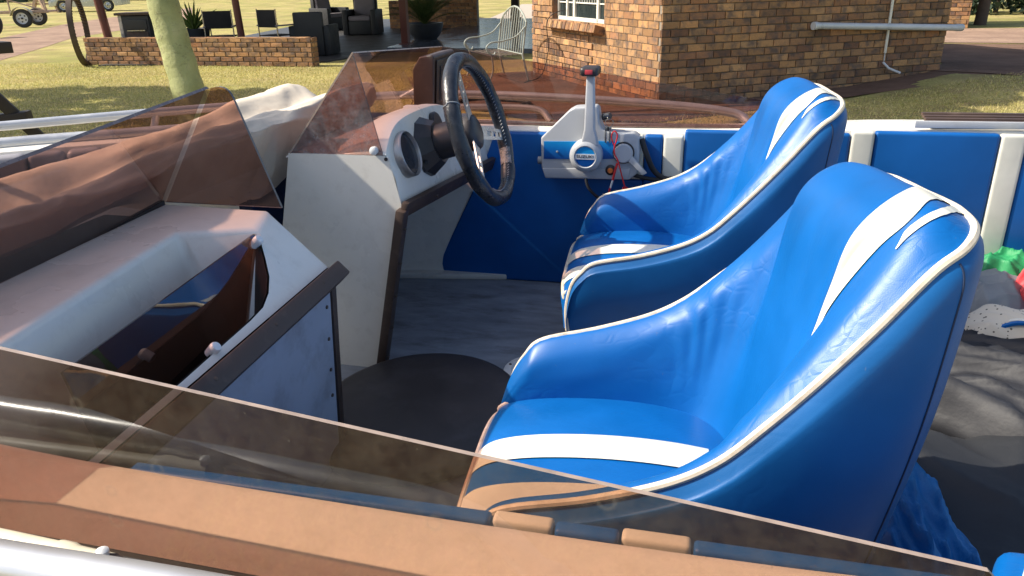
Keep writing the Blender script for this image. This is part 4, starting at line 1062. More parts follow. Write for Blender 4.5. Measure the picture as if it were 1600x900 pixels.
def cloth(name, cx, cy, z, sx, sy, hgt, mat, label, cat, seed, parent=None, tilt=(0.0, 0.0), rot=0.0, folds=((2, 1, .02), (3, -2, .012), (5, 4, .008)), flat=0.5, n=56, edge=0.12):
    rs = np.random.default_rng(seed); ph = rs.uniform(0, 6.28, 12)
    u = np.linspace(-1, 1, n)[:, None] * np.ones((1, n)); v = np.ones((n, 1)) * np.linspace(-1, 1, n)[None, :]
    ang = np.arctan2(v, u); rr = np.maximum(np.abs(u), np.abs(v))
    outl = 1 + edge * np.sin(3 * ang + ph[0]) + edge * 0.6 * np.sin(5 * ang + ph[1]) + edge * 0.3 * np.sin(9 * ang + ph[2])
    q = rr / np.sqrt(np.maximum(np.cos(ang) ** 2, np.sin(ang) ** 2)) if False else rr
    X = u * np.sqrt(1 - 0.35 * v * v) * outl; Y = v * np.sqrt(1 - 0.35 * u * u) * outl
    Z = hgt * np.clip(1 - rr ** 2.6, 0, 1) ** flat
    for i, (a, b, am) in enumerate(folds):
        w = 1 - np.abs(np.sin(a * u * 1.57 * 1.3 + b * v * 1.57 * 1.3 + ph[i + 3] + 0.6 * np.sin(2.2 * u + 1.3 * v + ph[i])))
        Z += am * (w ** 1.6 - 0.35) * np.clip((1 - rr) * 6, 0, 1)
    c, s = math.cos(rot), math.sin(rot)
    XX = sx * X; YY = sy * Y
    P = np.stack([cx + c * XX - s * YY, cy + s * XX + c * YY, z + Z + tilt[0] * XX + tilt[1] * YY], axis=-1)
    m = MB(); m.grid(P.tolist())
    o = link(name, mesh_of(m, name, mat, True, recalc=True), parent)
    md = o.modifiers.new('thickness', 'SOLIDIFY'); md.thickness = 0.004
    return tag(o, label, cat) if parent is None else o
cloth('wetsuit', 0.62, 1.26, FLOOR + 0.010, 0.30, 0.40, 0.10, 'black_neo', 'flat black wetsuit spread on the floor behind the nearest seat', 'wetsuit', 11, rot=0.2, folds=((1.5, 1, .02), (3, -2, .008), (4, 4, .004)))
cloth('blue_jacket', 0.385, 1.22, FLOOR + 0.030, 0.085, 0.34, 0.13, 'blue_cloth', 'crumpled blue nylon jacket tucked between the nearest seat and the black wetsuit', 'jacket', 12, rot=0.1, folds=((2, 1, .02), (3, -3, .015), (5, 4, .01)))
cloth('rain_jacket', 0.84, 1.70, FLOOR + 0.03, 0.44, 0.25, 0.14, 'black_nylon', 'shiny black rain jacket crumpled on the floor beside the wetsuit', 'jacket', 13, rot=-0.30, folds=((1.2, 2.2, .045), (2, 4.5, .022), (4, 2, .008), (1.5, 8, .007)))
cloth('duffel_bag', 0.86, 2.31, FLOOR + 0.010, 0.15, 0.08, 0.21, 'green_cloth', 'bright green bag lying against the blue side panel', 'bag', 14, rot=0.3, flat=0.35)
lj = thing('life_jacket', 'red and grey life jacket with a beige edge lying beside the green bag', 'life jacket', (0.92, 2.06, FLOOR + 0.02))
cloth('red_panel', 0.985, 2.17, FLOOR + 0.09, 0.15, 0.12, 0.15, 'red_cloth', '', '', 15, parent=lj, rot=0.35, folds=((2, 3, .035), (1, 5, .018)), flat=0.4, edge=0.05)
cloth('grey_panel', 0.80, 2.17, FLOOR + 0.07, 0.10, 0.14, 0.13, 'grey_cloth', '', '', 16, parent=lj, rot=-0.6, folds=((2, 2, .012), (3, -2, .008)), flat=0.4, edge=0.04)
m = MB(); m.grid([[(0.955 - 0.10 * t + 0.028 * s_, 2.33 - 0.26 * t + 0.02 * s_, FLOOR + 0.235 + 0.02 * math.sin(3 * t) - 0.03 * s_ * s_) for s_ in np.linspace(-1, 1, 8)] for t in np.linspace(0, 1, 16)])
o = part('edge_band', m, 'beige_cloth', lj, smooth=True); md = o.modifiers.new('thickness', 'SOLIDIFY'); md.thickness = 0.006
k = NT('speckled_cotton'); v = k.coord(); vo = k.n('ShaderNodeTexVoronoi'); vo.inputs['Scale'].default_value = 75.0; k.l(v, vo.inputs['Vector'])
d = k.ramp(vo.outputs['Distance'], [(0.16, (0.08, 0.07, 0.05)), (0.22, (0.66, 0.60, 0.48))])
k.l(d, k.b.inputs['Base Color']); k.b.inputs['Roughness'].default_value = 0.8
MT['speckle'] = k.m
cp = thing('sun_hat', 'cream speckled hat with a blue striped band on top of the black jacket', 'hat', (0.82, 1.90, FLOOR + 0.1))
cloth('crown', 0.82, 1.915, FLOOR + 0.12, 0.16, 0.085, 0.085, 'speckle', '', '', 17, parent=cp, rot=-0.25, folds=((2, 1, .01), (3, 2, .005)), edge=0.04)
for dy, mt in ((0.0, 'blue'), (0.018, 'white_vinyl'), (0.032, 'blue')):
    m = MB(); m.tube(crom([(0.70, 1.925 - dy, FLOOR + 0.150), (0.76, 1.905 - dy, FLOOR + 0.195), (0.82, 1.872 - dy, FLOOR + 0.190), (0.88, 1.835 - dy, FLOOR + 0.165)], 6), 0.006, 6); part('band', m, mt, cp, smooth=True)

# padded rear corner cushion on the port side
m = MB(); m.prism([(0.268, 0.592, 1.02), (0.30, 0.665, 1.02), (0.60, 0.665, 1.02), (0.60, 0.592, 1.02)], (0, 0, 0.075)); part('corner_cushion', m, 'blue', boat, smooth=True, bevel=0.016, bseg=4)
m = MB(); m.prism([(0.292, 0.596, 1.094), (0.316, 0.645, 1.094), (0.60, 0.645, 1.094), (0.60, 0.596, 1.094)], (0, 0, 0.004)); part('white_strip', m, 'white_vinyl', boat, bevel=0.0015)
# folded slats lying on the starboard gunwale
sl = thing('folded_blind', 'stack of folded brown slats with a grey rail on the white gunwale', 'slats', (0.80, 2.52, 1.172))
for i in range(5):
    m = MB(); m.bar((0.64, 2.455 + 0.022 * i, 1.172 + 0.004 * i), (1.12, 2.475 + 0.022 * i, 1.172 + 0.004 * i), 0.020, 0.010); part('slat', m, 'trim', sl, bevel=0.003)
m = MB(); m.bar((0.60, 2.436, 1.176), (1.12, 2.452, 1.176), 0.010, 0.020); part('rail', m, 'grey_paint', sl, bevel=0.002)
# ================================================================== SURROUNDINGS
def smooth(a, b, x):
    t = min(1.0, max(0.0, (x - a) / (b - a))); return t * t * (3 - 2 * t)
def gz(x, y):
    h = 0.19 * smooth(1.0, 4.0, x) * smooth(9.0, 13.0, y)
    return h
HC = Vector((-0.56, 10.18, 0)); HR = Vector((0.829, 0.559, 0)); HL = Vector((-0.559, 0.829, 0)); NRr = -HL; NLl = -HR
m = MB()
xs = np.concatenate([np.linspace(-400, -40, 10)[:-1], np.linspace(-40, -16, 13)[:-1], np.linspace(-16, 14, 61)[:-1], np.linspace(14, 40, 11)[:-1], np.linspace(40, 400, 10)])
ys = np.concatenate([np.linspace(-400, -10, 8)[:-1], np.linspace(-10, 26, 73)[:-1], np.linspace(26, 60, 12)[:-1], np.linspace(60, 900, 12)])
m.grid([[(x, y, gz(x, y)) for y in ys] for x in xs])
struct('lawn', m, 'ground', smooth=True)

def strip(name, pts, mat, z=0.006):
    mm = MB(); mm.add([(x, y, gz(x, y) + z) for x, y in pts], [tuple(range(len(pts)))])
    return struct(name, mm, mat)
# dirt driveway on the far left: quads following its two edges
near = [(-11.44, 7.74), (-14.38, 12.49), (-15.87, 15.16), (-17.52, 18.04), (-19.96, 22.07), (-21.06, 26.04), (-23.17, 33.03)]
far = [(-18.85, 13.12), (-20.74, 18.24), (-22.72, 21.93), (-25.08, 26.04), (-27.81, 30.76), (-30.34, 37.74), (-33.52, 47.99)]
mm = MB(); mm.grid([[(a[0], a[1], 0.006), ((a[0] + b[0]) / 2, (a[1] + b[1]) / 2, 0.010), (b[0], b[1], 0.006)] for a, b in zip(near, far)])
struct('driveway', mm, 'dirt')
# bare soil round the house
mm = MB()
edge_in = [HC + HL * 4.3 + NLl * 0.0, HC + HL * 2.0, HC, HC + HR * 1.5, HC + HR * 3.0, HC + HR * 4.75]
edge_out = [HC + HL * 4.6 + NLl * 2.2, HC + HL * 2.2 + NLl * 2.6, HC + NLl * 1.6 + NRr * 1.2, HC + HR * 1.5 + NRr * 0.8, HC + HR * 3.0 + NRr * 0.7, HC + HR * 5.2 + NRr * 0.9]
P = []
for a, b in zip(edge_in, edge_out):
    P.append([(p.x, p.y, gz(p.x, p.y) + 0.008) for p in [a.lerp(b, t) for t in np.linspace(0, 1, 7)]])
mm.grid(P)
struct('soil_bed', mm, 'dirt_dark')
def patch(name, rows_, mat, z):
    mm = MB(); P = []
    for a, b in rows_:
        P.append([(a[0] + (b[0] - a[0]) * t, a[1] + (b[1] - a[1]) * t, gz(a[0] + (b[0] - a[0]) * t, a[1] + (b[1] - a[1]) * t) + z) for t in np.linspace(0, 1, 8)])
    mm.grid(P); struct(name, mm, mat)
patch('shaded_bare_ground', (((3.2, 12.7), (4.6, 11.9)), ((3.6, 13.6), (6.2, 13.0)), ((3.0, 15.0), (7.4, 14.2)), ((2.4, 17.2), (8.6, 16.4))), 'dirt_dark', 0.010)  # bare earth; the dark soil colour carries part of the house's shade
patch('path', (((3.0, 17.4), (8.6, 16.5)), ((3.2, 19.0), (10.0, 18.4)), ((3.2, 20.9), (11.0, 21.2))), 'dirt', 0.012)  # same bare earth in a paler colour where the sun reaches it

strip('added_dark_ground', [(-4.5, -3.5), (3.5, -3.5), (4.0, 1.2), (2.5, 3.2), (-3.0, 3.2), (-4.6, 1.0)], 'dirt_dark', 0.004)  # unseen dark earth, added to dim the reflection in the near windscreen
# patio: paving, raised polished porch slab, garden path
mm = MB(); mm.prism([(-12.3, 14.1, 0.0), (-7.6, 15.05, 0.0), (-7.15, 17.3, 0.0), (-8.1, 31, 0.0), (-15.5, 31, 0.0)], (0, 0, 0.03)); struct('patio_floor', mm, 'paving')
mm = MB(); mm.prism([(-7.19, 17.36, 0.0), (-3.45, 17.0, 0.0), (-3.0, 29, 0.0), (-8.1, 29.2, 0.0)], (0, 0, 0.10)); struct('porch_slab', mm, 'screed')
strip('garden_path', [(-8.2, 29.3), (-6.5, 29.3), (-7.5, 46), (-10.5, 46)], 'stone_pale', 0.008)

# ------------------------------------------------ bricks
def brick_meshes(w, h, d, n, mat, seed, name='brick'):
    rs = random.Random(seed); out = []
    for q in range(n):
        j = lambda a: rs.uniform(-a, a)
        e = 0.006; hw, hh = w / 2, h / 2
        m = MB()
        o = [(-hw + j(.002), -hh + j(.002)), (hw + j(.002), -hh + j(.002)), (hw + j(.002), hh + j(.002)), (-hw + j(.002), hh + j(.002))]
        front = d + j(0.004)
        vs = [(a, 0, b) for a, b in o] + [(a, -front + e, b) for a, b in o] + [(a * (1 - e / hw) + j(.003), -front + j(.0025), b * (1 - e / hh) + j(.003)) for a, b in o]
        fs = [(8, 9, 10, 11)] + [(i, (i + 1) % 4, 4 + (i + 1) % 4, 4 + i) for i in range(4)] + [(4 + i, 4 + (i + 1) % 4, 8 + (i + 1) % 4, 8 + i) for i in range(4)] + [(3, 2, 1, 0)]
        m.add(vs, fs)
        out.append(mesh_of(m, name, mat))
    return out
def brick_face(parent, origin, along, normal, length, z0, z1, bw, bh, depth, meshes, limit, holes=(), keyfn=None, start_half=0.0, joint=0.011):
    """lays courses of single bricks; returns leftovers for the merged 'stuff' part"""
    along = Vector(along).normalized(); normal = Vector(normal).normalized()
    rot = Matrix((along, -normal, Vector((0, 0, 1)))).transposed().to_4x4()
    cells = []
    nz = int((z1 - z0) / bh)
    for r in range(nz):
        x = -bw * (0.5 if (r % 2) else 0.0) + start_half
        while x < length - 0.01:
            a, b = max(x, 0.0), min(x + bw, length)
            x += bw
            if b - a < 0.03: continue
            zc = z0 + (r + 0.5) * bh
            segs = [(a, b)]
            for h0, h1, hz0, hz1 in holes:
                if hz0 < zc < hz1:
                    ns = []
                    for s0, s1 in segs:
                        if s1 <= h0 or s0 >= h1: ns.append((s0, s1)); continue
                        if s0 < h0 - 0.03: ns.append((s0, h0))
                        if s1 > h1 + 0.03: ns.append((h1, s1))
                    segs = ns
            for s0, s1 in segs: cells.append(((s0 + s1) / 2, zc, s1 - s0))
    if keyfn: cells.sort(key=lambda c: keyfn(c))
    return [(rot, Vector(origin) + along * c[0] + Vector((0, 0, c[1])), (c[2] - joint) / (bw - joint)) for c in cells]
def lay(parent, cells, meshes, limit, name='brick'):
    rs = random.Random(len(cells))
    inv = world_of(parent).inverted()
    for rot, p, sx in cells[:limit]:
        o = bpy.data.objects.new(name, rs.choice(meshes)); COL.objects.link(o)
        o.parent = parent; o.matrix_parent_inverse = inv
        t = Matrix.Translation(p) @ rot
        o.location = p; o.rotation_euler = rot.to_euler(); o.scale = (sx, 1, 1)
    if len(cells) > limit:
        m = MB()
        for rot, p, sx in cells[limit:]:
            me = rs.choice(meshes); T = Matrix.Translation(p) @ rot @ Matrix.Diagonal((sx, 1, 1, 1))
            m.add([T @ v.co for v in me.vertices], [tuple(f.vertices) for f in me.polygons])
        part(name, m, 'brick', parent, recalc=False, kind='stuff')

# ------------------------------------------------ house
house = thing('brick_house', 'small clinker brick house with a white steel window, its end wall in shade', 'house', (1.0, 12.0, 0.0))
WIN = (1.56, 3.36, 0.92, 2.05)
WZ = 2.8
LR, LL = 4.72, 4.25
m = MB()
def P3(o, a, d, z): return tuple(o + a * d + Vector((0, 0, z)))
inset = 0.0
c0 = HC - NRr * 0.012 - NLl * 0.012
# core walls (mortar plane just behind the brick faces); the window wall in pieces round its opening
def wallbox(o, al, nrm_, a0, a1, z0, z1, th=0.20):
    q = [o + al * a0, o + al * a1]
    m.prism([tuple(q[0] + Vector((0, 0, z0))), tuple(q[1] + Vector((0, 0, z0))), tuple(q[1] + Vector((0, 0, z1))), tuple(q[0] + Vector((0, 0, z1)))], tuple(-nrm_ * th))
wallbox(c0, HL, NLl, 0.0, WIN[0], -0.1, WZ); wallbox(c0, HL, NLl, WIN[1], LL, -0.1, WZ); wallbox(c0, HL, NLl, WIN[0], WIN[1], -0.1, WIN[2]); wallbox(c0, HL, NLl, WIN[0], WIN[1], WIN[3], WZ)
wallbox(c0 - NLl * 0.2, HR, NRr, 0.0, LR - 0.2, -0.1, WZ)
wallbox(c0 + HL * (LL - 0.2), HR, -NRr, 0.2, LR, -0.1, WZ, -0.2)
wallbox(c0 + HR * (LR - 0.2), HL, -NLl, 0.2, LL - 0.2, -0.1, WZ, -0.2)
part('wall', m, 'mortar', house)
# dark room behind the window
BW, BH = 0.262, 0.0945
bm_h = brick_meshes(BW - 0.011, BH - 0.011, 0.022, 6, 'brick', 5)
cellsR = brick_face(house, HC, HR, NRr, LR, -0.02, WZ, BW, BH, 0.02, bm_h, 0, keyfn=None)
cellsL = brick_face(house, HC, HL, NLl, LL, -0.02, WZ, BW, BH, 0.02, bm_h, 0, holes=[WIN], start_half=0.06)
allc = [(0 if c[1].z < 1.5 else 1, (c[1] - Vector((0, 0, 1.6))).length, c) for c in cellsR + cellsL]
allc.sort(key=lambda t: (t[0], t[1]))
lay(house, [c for _, _, c in allc], bm_h, 295)
# corner returns so that the bricks on both faces close the corner
win = MB()
wo = HC - NLl * 0.09
def wbar(a0, z0, a1, z1, w=0.035, d=0.035, off=0.0):
    p = wo + HL * a0 + Vector((0, 0, z0)) + NLl * off; q = wo + HL * a1 + Vector((0, 0, z1)) + NLl * off
    win.bar(p, q, d, w, up=NLl.cross((q - p).normalized()))
for a0, z0, a1, z1, w in ((WIN[0], WIN[2] + .025, WIN[1], WIN[2] + .025, .05), (WIN[0], WIN[3] - .02, WIN[1], WIN[3] - .02, .04), (WIN[0] + .02, WIN[2], WIN[0] + .02, WIN[3], .04), (WIN[1] - .02, WIN[2], WIN[1] - .02, WIN[3], .04), (WIN[0] + .36, WIN[2], WIN[0] + .36, WIN[3], .06), (WIN[1] - .62, WIN[2], WIN[1] - .62, WIN[3], .06), (WIN[1] - .36, WIN[2], WIN[1] - .36, WIN[3], .045)):
    wbar(a0, z0, a1, z1, w)
wf = part('window', win, 'steel_white', house)
m = MB()
q = wo - NLl * 0.02
m.prism([tuple(q + HL * a + Vector((0, 0, z))) for a, z in ((WIN[0], WIN[2]), (WIN[1], WIN[2]), (WIN[1], WIN[3]), (WIN[0], WIN[3]))], tuple(-NLl * 0.006)); part('pane', m, 'glass_dark', wf)
m = MB()
for a in np.arange(WIN[0] + 0.42, WIN[1] - 0.66, 0.085):
    m.bar(wo + HL * a + Vector((0, 0, WIN[2] + 0.27)) - NLl * 0.008, wo + HL * a + Vector((0, 0, WIN[3] - .03)) - NLl * 0.008, 0.012, 0.012)
m.bar(wo + HL * (WIN[0] + .05) + Vector((0, 0, WIN[2] + 0.26)) - NLl * 0.008, wo + HL * (WIN[1] - .04) + Vector((0, 0, WIN[2] + 0.26)) - NLl * 0.008, 0.014, 0.018)
part('burglar_bar', m, 'steel_white', wf)
m = MB()
for s_ in (WIN[0], WIN[1]):
    pass
# brick-on-edge sloping sill
sm = []
for q_ in range(3):
    m = MB(); w, d, h = 0.058, 0.235, 0.11
    m.box((0, 0, 0), (w, d, h)); sm.append(mesh_of(m, 'sill_brick', 'brick', False, bevel=0.005, bseg=1))
ns = 30
sill_rot = Matrix((HL, -NLl, Vector((0, 0, 1)))).transposed().to_4x4() @ Matrix.Rotation(R(14), 4, 'X')
cells = [(sill_rot, HC + HL * (WIN[0] - 0.03 + (WIN[1] - WIN[0] + 0.10) * (i + 0.5) / ns) + NLl * (0.045 + random.uniform(-.005, .005)) + Vector((0, 0, WIN[2] - 0.085 + random.uniform(-.003, .003))), 1.0) for i in range(ns)]
lay(house, cells, sm, 40, 'sill_brick')
# window reveal bricks at the far jamb
m = MB(); m.prism([tuple(HC + HL * WIN[1] + Vector((0, 0, WIN[2] - 0.02))), tuple(HC + HL * WIN[1] + Vector((0, 0, WIN[3]))), tuple(HC + HL * WIN[1] - NLl * 0.09 + Vector((0, 0, WIN[3]))), tuple(HC + HL * WIN[1] - NLl * 0.09 + Vector((0, 0, WIN[2] - 0.02)))], tuple(HL * 0.01)); part('jamb', m, 'brick', house)
# roof with overhang
m = MB(); oh = 0.5
qs = [HC + NRr * oh + NLl * oh, HC + HR * (LR) + NRr * oh - NLl * oh, HC + HR * LR + HL * LL - NRr * oh - NLl * oh, HC + HL * LL - NRr * oh + NLl * oh]
cc = sum(qs, Vector()) / 4
base_ = [q + Vector((0, 0, WZ)) for q in qs]
rid = [cc + HR * -1.0 + Vector((0, 0, WZ + 1.9)), cc + HR * 1.0 + Vector((0, 0, WZ + 1.9))]
m.add(base_ + [b + Vector((0, 0, 0.14)) for b in base_] + rid, [(0, 1, 2, 3), (0, 4, 5, 1), (1, 5, 6, 2), (2, 6, 7, 3), (3, 7, 4, 0), (4, 8, 9, 5), (5, 9, 6), (6, 9, 8, 7), (7, 8, 4)])
part('roof', m, 'tile_roof', house)
# plumbing on the end wall
def wpt(a, z, off=0.06): return HC + HR * a + NRr * off + Vector((0, 0, z))
m = MB(); m.tube([wpt(2.26, 0.885, 0.085), wpt(2.32, 0.884, 0.085), wpt(2.33, 0.884, 0.085), wpt(4.80, 0.76, 0.085), wpt(4.81, 0.76, 0.085), wpt(4.92, 0.756, 0.085)], [0.052, 0.052, 0.044, 0.044, 0.05, 0.05], 14); part('waste_pipe', m, 'pvc', house, smooth=True, angle=50)
m = MB(); m.tube([wpt(3.58, 2.4, 0.045), wpt(3.60, 0.47, 0.045)], 0.019, 10); part('conduit', m, 'steel_white', house, smooth=True)
m = MB(); m.tube([wpt(3.605, 0.47, 0.04), wpt(3.61, 0.36, 0.04)], 0.008, 8); m.tube([wpt(3.585, 0.345, 0.05), wpt(3.66, 0.26, 0.10), wpt(3.78, 0.20, 0.20)], 0.016, 8); part('conduit_tail', m, 'pvc', house, smooth=True)
# loose cable hanging from the window
cb_ = crom([tuple(wo + HL * 3.0 + NLl * 0.03 + Vector((0, 0, 1.08))), tuple(HC + HL * 3.05 + NLl * 0.16 + Vector((0, 0, 1.0))), tuple(HC + HL * 3.12 + NLl * 0.22 + Vector((0, 0, 0.85))), tuple(HC + HL * 3.2 + NLl * 0.16 + Vector((0, 0, 0.45))), tuple(HC + HL * 3.3 + NLl * 0.25 + Vector((0, 0, 0.05))), tuple(HC + HL * 2.9 + NLl * 0.7 + Vector((0, 0, 0.015)))], 6)
m = MB(); m.tube(cb_, 0.007, 6); o = link('cable', mesh_of(m, 'cable', 'rubber', True)); tag(o, 'thin dark cable hanging from the house window down to the soil', 'cable')

# annex farther back on the right
annex = thing('brick_outhouse', 'lower brick outhouse with a thin white pipe, standing behind the house', 'outhouse', (5.0, 22.0, 0.0))
AO = Vector((4.3, 21.6, 0)); AD = Vector((0.97, -0.22, 0)).normalized(); AN = Vector((-0.22, -0.97, 0)).normalized()
m = MB(); m.prism([tuple(AO - AN * 0.015), tuple(AO - AN * 0.015 + AD * 1.75), tuple(AO - AN * 1.8 + AD * 1.75), tuple(AO - AN * 1.8)], (0, 0, 2.3)); part('wall', m, 'mortar', annex)
ca = brick_face(annex, AO, AD, AN, 1.75, 0, 2.3, BW, BH, 0.02, bm_h, 0)
ca.sort(key=lambda c: c[1].z)
lay(annex, ca, bm_h, 120)
m = MB(); m.box(AO + AD * 0.87 - AN * 0.9 + Vector((0, 0, 2.36)), (2.1, 2.1, 0.12)); part('roof', m, 'tile_roof', annex)
m = MB(); m.tube([AO + AD * -0.2 + AN * 0.05 + Vector((0, 0, 0.92)), AO + AD * 1.78 + AN * 0.05 + Vector((0, 0, 0.92))], 0.022, 8); part('water_pipe', m, 'pvc', annex, smooth=True)

# ------------------------------------------------ low garden wall
WLa = Vector((-12.80, 14.42, 0)); WLb = Vector((-7.46, 14.26, 0)); wd = (WLb - WLa).normalized(); wnr = Vector((wd.y, -wd.x, 0)); WL = (WLb - WLa).length
lw = thing('low_brick_wall', 'low clinker brick garden wall along the patio edge', 'wall', tuple((WLa + WLb) / 2))
m = MB(); m.prism([tuple(WLa - wnr * 0.012 + Vector((0, 0, -0.05))), tuple(WLb - wnr * 0.012 + Vector((0, 0, -0.05))), tuple(WLb - wnr * 0.21 + Vector((0, 0, -0.05))), tuple(WLa - wnr * 0.21 + Vector((0, 0, -0.05)))], (0, 0, 0.575)); part('core', m, 'mortar', lw)
lbw, lbh = 0.262, 0.0925
bml = brick_meshes(lbw - 0.014, lbh - 0.014, 0.024, 6, 'brick', 9)
lay(lw, brick_face(lw, WLa, wd, wnr, WL, 0.0, 0.556, lbw, lbh, 0.02, bml, 0), bml, 300)
lay(lw, brick_face(lw, WLb, -wnr, wd, 0.215, 0.0, 0.556, 0.108, lbh, 0.02, bml, 0, joint=-0.14 + 0.0), bml, 40) if False else None
for r in range(6):
    m = MB(); m.box(WLb - wnr * 0.105 + wd * 0.004 + Vector((0, 0, lbh * (r + 0.5))), (0.03, 0.19, lbh - 0.014), Matrix.Rotation(math.atan2(wd.y, wd.x), 3, 'Z')); part('brick', m, 'brick', lw, bevel=0.005, bseg=1)
cop = []
for q_ in range(2):
    m = MB(); m.box((0, 0, 0), (lbw - 0.012, 0.215, 0.022)); cop.append(mesh_of(m, 'coping_brick', 'brick', False, bevel=0.004, bseg=1))
rotw = Matrix((wd, -wnr, Vector((0, 0, 1)))).transposed().to_4x4()
lay(lw, [(rotw, WLa + wd * (lbw * (i + 0.5)) - wnr * 0.085 + Vector((0, 0, 0.541)), 1.0) for i in range(int(WL / lbw))], cop, 60, 'coping_brick')

# ------------------------------------------------ patio posts and roof
def post(x, y, h, r, mat, label, name='patio_post', lean=(0, 0)):
    t = thing(name, label, 'post', (x, y, 0.03))
    m = MB(); m.tube([(x, y, 0.03), (x + lean[0], y + lean[1], h)], r, 14); part('shaft', m, mat, t, smooth=True)
    m = MB(); m.box((x, y, 0.045), (r * 3.2, r * 3.2, 0.03)); part('foot_plate', m, mat, t, bevel=0.004)
    return t
post(-12.30, 14.62, 2.75, 0.085, 'oxblood', 'red oxide steel post behind the left end of the low brick wall', lean=(-0.25, 0.0))
post(-9.75, 15.55, 2.75, 0.075, 'oxblood', 'red oxide steel post behind the middle of the low brick wall', lean=(-0.1, 0))
t = thing('patio_pillar', 'square red oxide pillar at the corner of the porch slab', 'post', (-7.05, 18.25, 0.1))
m = MB(); m.box((-7.05, 18.25, 1.42), (0.17, 0.17, 2.64)); part('shaft', m, 'oxblood', t, bevel=0.012)
m = MB(); m.box((-7.05, 18.25, 0.11), (0.26, 0.26, 0.03)); part('foot_plate', m, 'oxblood', t, bevel=0.004)
t = thing('porch_post', 'dark wooden post at the far edge of the porch slab', 'post', (-6.70, 28.3, 0.1))
m = MB(); m.box((-6.70, 28.3, 1.40), (0.26, 0.26, 2.6)); part('shaft', m, 'dark_wood', t, bevel=0.01)
m = MB(); m.box((-6.70, 28.3, 0.14), (0.34, 0.34, 0.08)); part('base', m, 'dark_wood', t, bevel=0.01)
roof = thing('patio_roof', 'flat dark roof over the patio', 'roof', (-8.0, 22.0, 2.74))
m = MB(); m.prism([(-13.2, 13.9, 2.74), (-7.3, 15.0, 2.74), (-3.4, 16.4, 2.74), (-3.0, 29.5, 2.74), (-13.8, 29.5, 2.74)], (0, 0, 0.12)); part('roof_sheet', m, 'dark_wood', roof)

# ------------------------------------------------ trees
def leaf_cards(pts, size, rs, stretch=1.7):
    m = MB(); vs = []; fs = []
    for p in pts:
        a = Vector((rs.gauss(0, 1), rs.gauss(0, 1), rs.gauss(0, 0.7))).normalized(); b = a.orthogonal().normalized()
        b = (Matrix.Rotation(rs.uniform(0, 6.28), 3, a) @ b); s = size * rs.uniform(0.6, 1.3)
        p = Vector(p); i = len(vs)
        vs += [tuple(p - a * s * stretch * .5), tuple(p + b * s * .35), tuple(p + a * s * stretch * .5), tuple(p - b * s * .35)]
        fs.append((i, i + 1, i + 2, i + 3))
    m.v = vs; m.f = fs; m.mi = [0] * len(fs)
    return m
def clumps(centres, n, r, rs, flat=0.6):
    out = []
    for c in centres:
        for _ in range(n):
            d = Vector((rs.gauss(0, 1), rs.gauss(0, 1), rs.gauss(0, 1))).normalized() * r * rs.uniform(0.25, 1.0)
            out.append((c[0] + d.x, c[1] + d.y, c[2] + d.z * flat))
    return out
rs = random.Random(21)
ft = thing('fever_tree', 'smooth yellow green tree trunk growing on the lawn behind the bow', 'tree', (-6.05, 8.30, 0))
tp = crom([(-5.95, 8.25, -0.05), (-6.02, 8.30, 0.25), (-6.14, 8.38, 0.7), (-6.27, 8.46, 1.2), (-6.36, 8.52, 1.7), (-6.5, 8.6, 2.6), (-6.4, 8.5, 3.6), (-6.2, 8.3, 4.6)], 6)
rad = [np.interp(i / (len(tp) - 1), [0, .05, .2, .5, .7, 1], [0.225, 0.205, 0.188, 0.178, 0.15, 0.09]) * (1 + 0.03 * math.sin(i * 1.7)) for i in range(len(tp))]
m = MB(); m.tube(tp, rad, 24); part('trunk', m, 'bark', ft, smooth=True)
lims = [((-6.4, 8.5, 3.4), (-4.4, 7.9, 4.4), (-3.0, 7.8, 4.9)), ((-6.3, 8.4, 4.0), (-4.0, 9.6, 4.7), (-1.4, 11.0, 5.0)), ((-6.3, 8.4, 4.3), (-4.6, 8.7, 5.2), (-2.4, 9.4, 5.5)), ((-6.4, 8.5, 3.0), (-7.6, 7.4, 4.6), (-9, 7.0, 5.4))]
m = MB()
for l in lims: m.tube(crom(l, 6), [0.08 - 0.06 * i / 12 for i in range(13)], 8)
part('limb', m, 'bark', ft, smooth=True)
cent = []
for x, y in ((-5.3, 6.7), (-4.7, 6.5), (-4.2, 7.2), (-4.9, 7.4), (-3.7, 7.9), (-4.4, 8.0), (-3.3, 8.7), (-4.0, 8.9), (-2.9, 9.5), (-3.6, 9.8), (-2.4, 10.2), (-3.0, 10.7), (-2.0, 11.1), (-2.6, 11.6), (-1.7, 12.0)):
    cent += [(x + 0.85, y + 1.1, 5.0 + rs.uniform(-.25, .35))]
part('crown', leaf_cards(clumps(cent, 620, 0.58, rs, 0.5), 0.15, rs), 'leaf', ft, recalc=False)
st_ = thing('shade_tree', 'leafy tree out on the lawn whose shade falls near the trunk', 'tree', (-14.6, 6.6, 0))
m = MB(); m.tube(crom([(-14.6, 6.6, -.05), (-14.5, 6.7, 1.2), (-14.3, 6.9, 2.6), (-14.0, 7.2, 3.8)], 5), [0.22 - 0.012 * i for i in range(16)], 14)
for q in ((-12.8, 8.2, 4.1), (-15.2, 8.3, 4.2), (-12.8, 6.2, 4.0), (-15.4, 6.3, 4.2)): m.tube([(-14.3, 6.9, 2.6), ((-14.3 + q[0]) / 2, (6.9 + q[1]) / 2, 3.6), q], [0.08, 0.06, 0.02], 8)
part('trunk', m, 'bark_brown', st_, smooth=True)
cent = [(rs.uniform(-15.4, -10.9), rs.uniform(5.9, 10.1), rs.uniform(3.6, 4.5)) for _ in range(70)]
part('crown', leaf_cards(clumps(cent, 150, 0.46, rs, 0.5), 0.15, rs), 'leaf', st_, recalc=False)
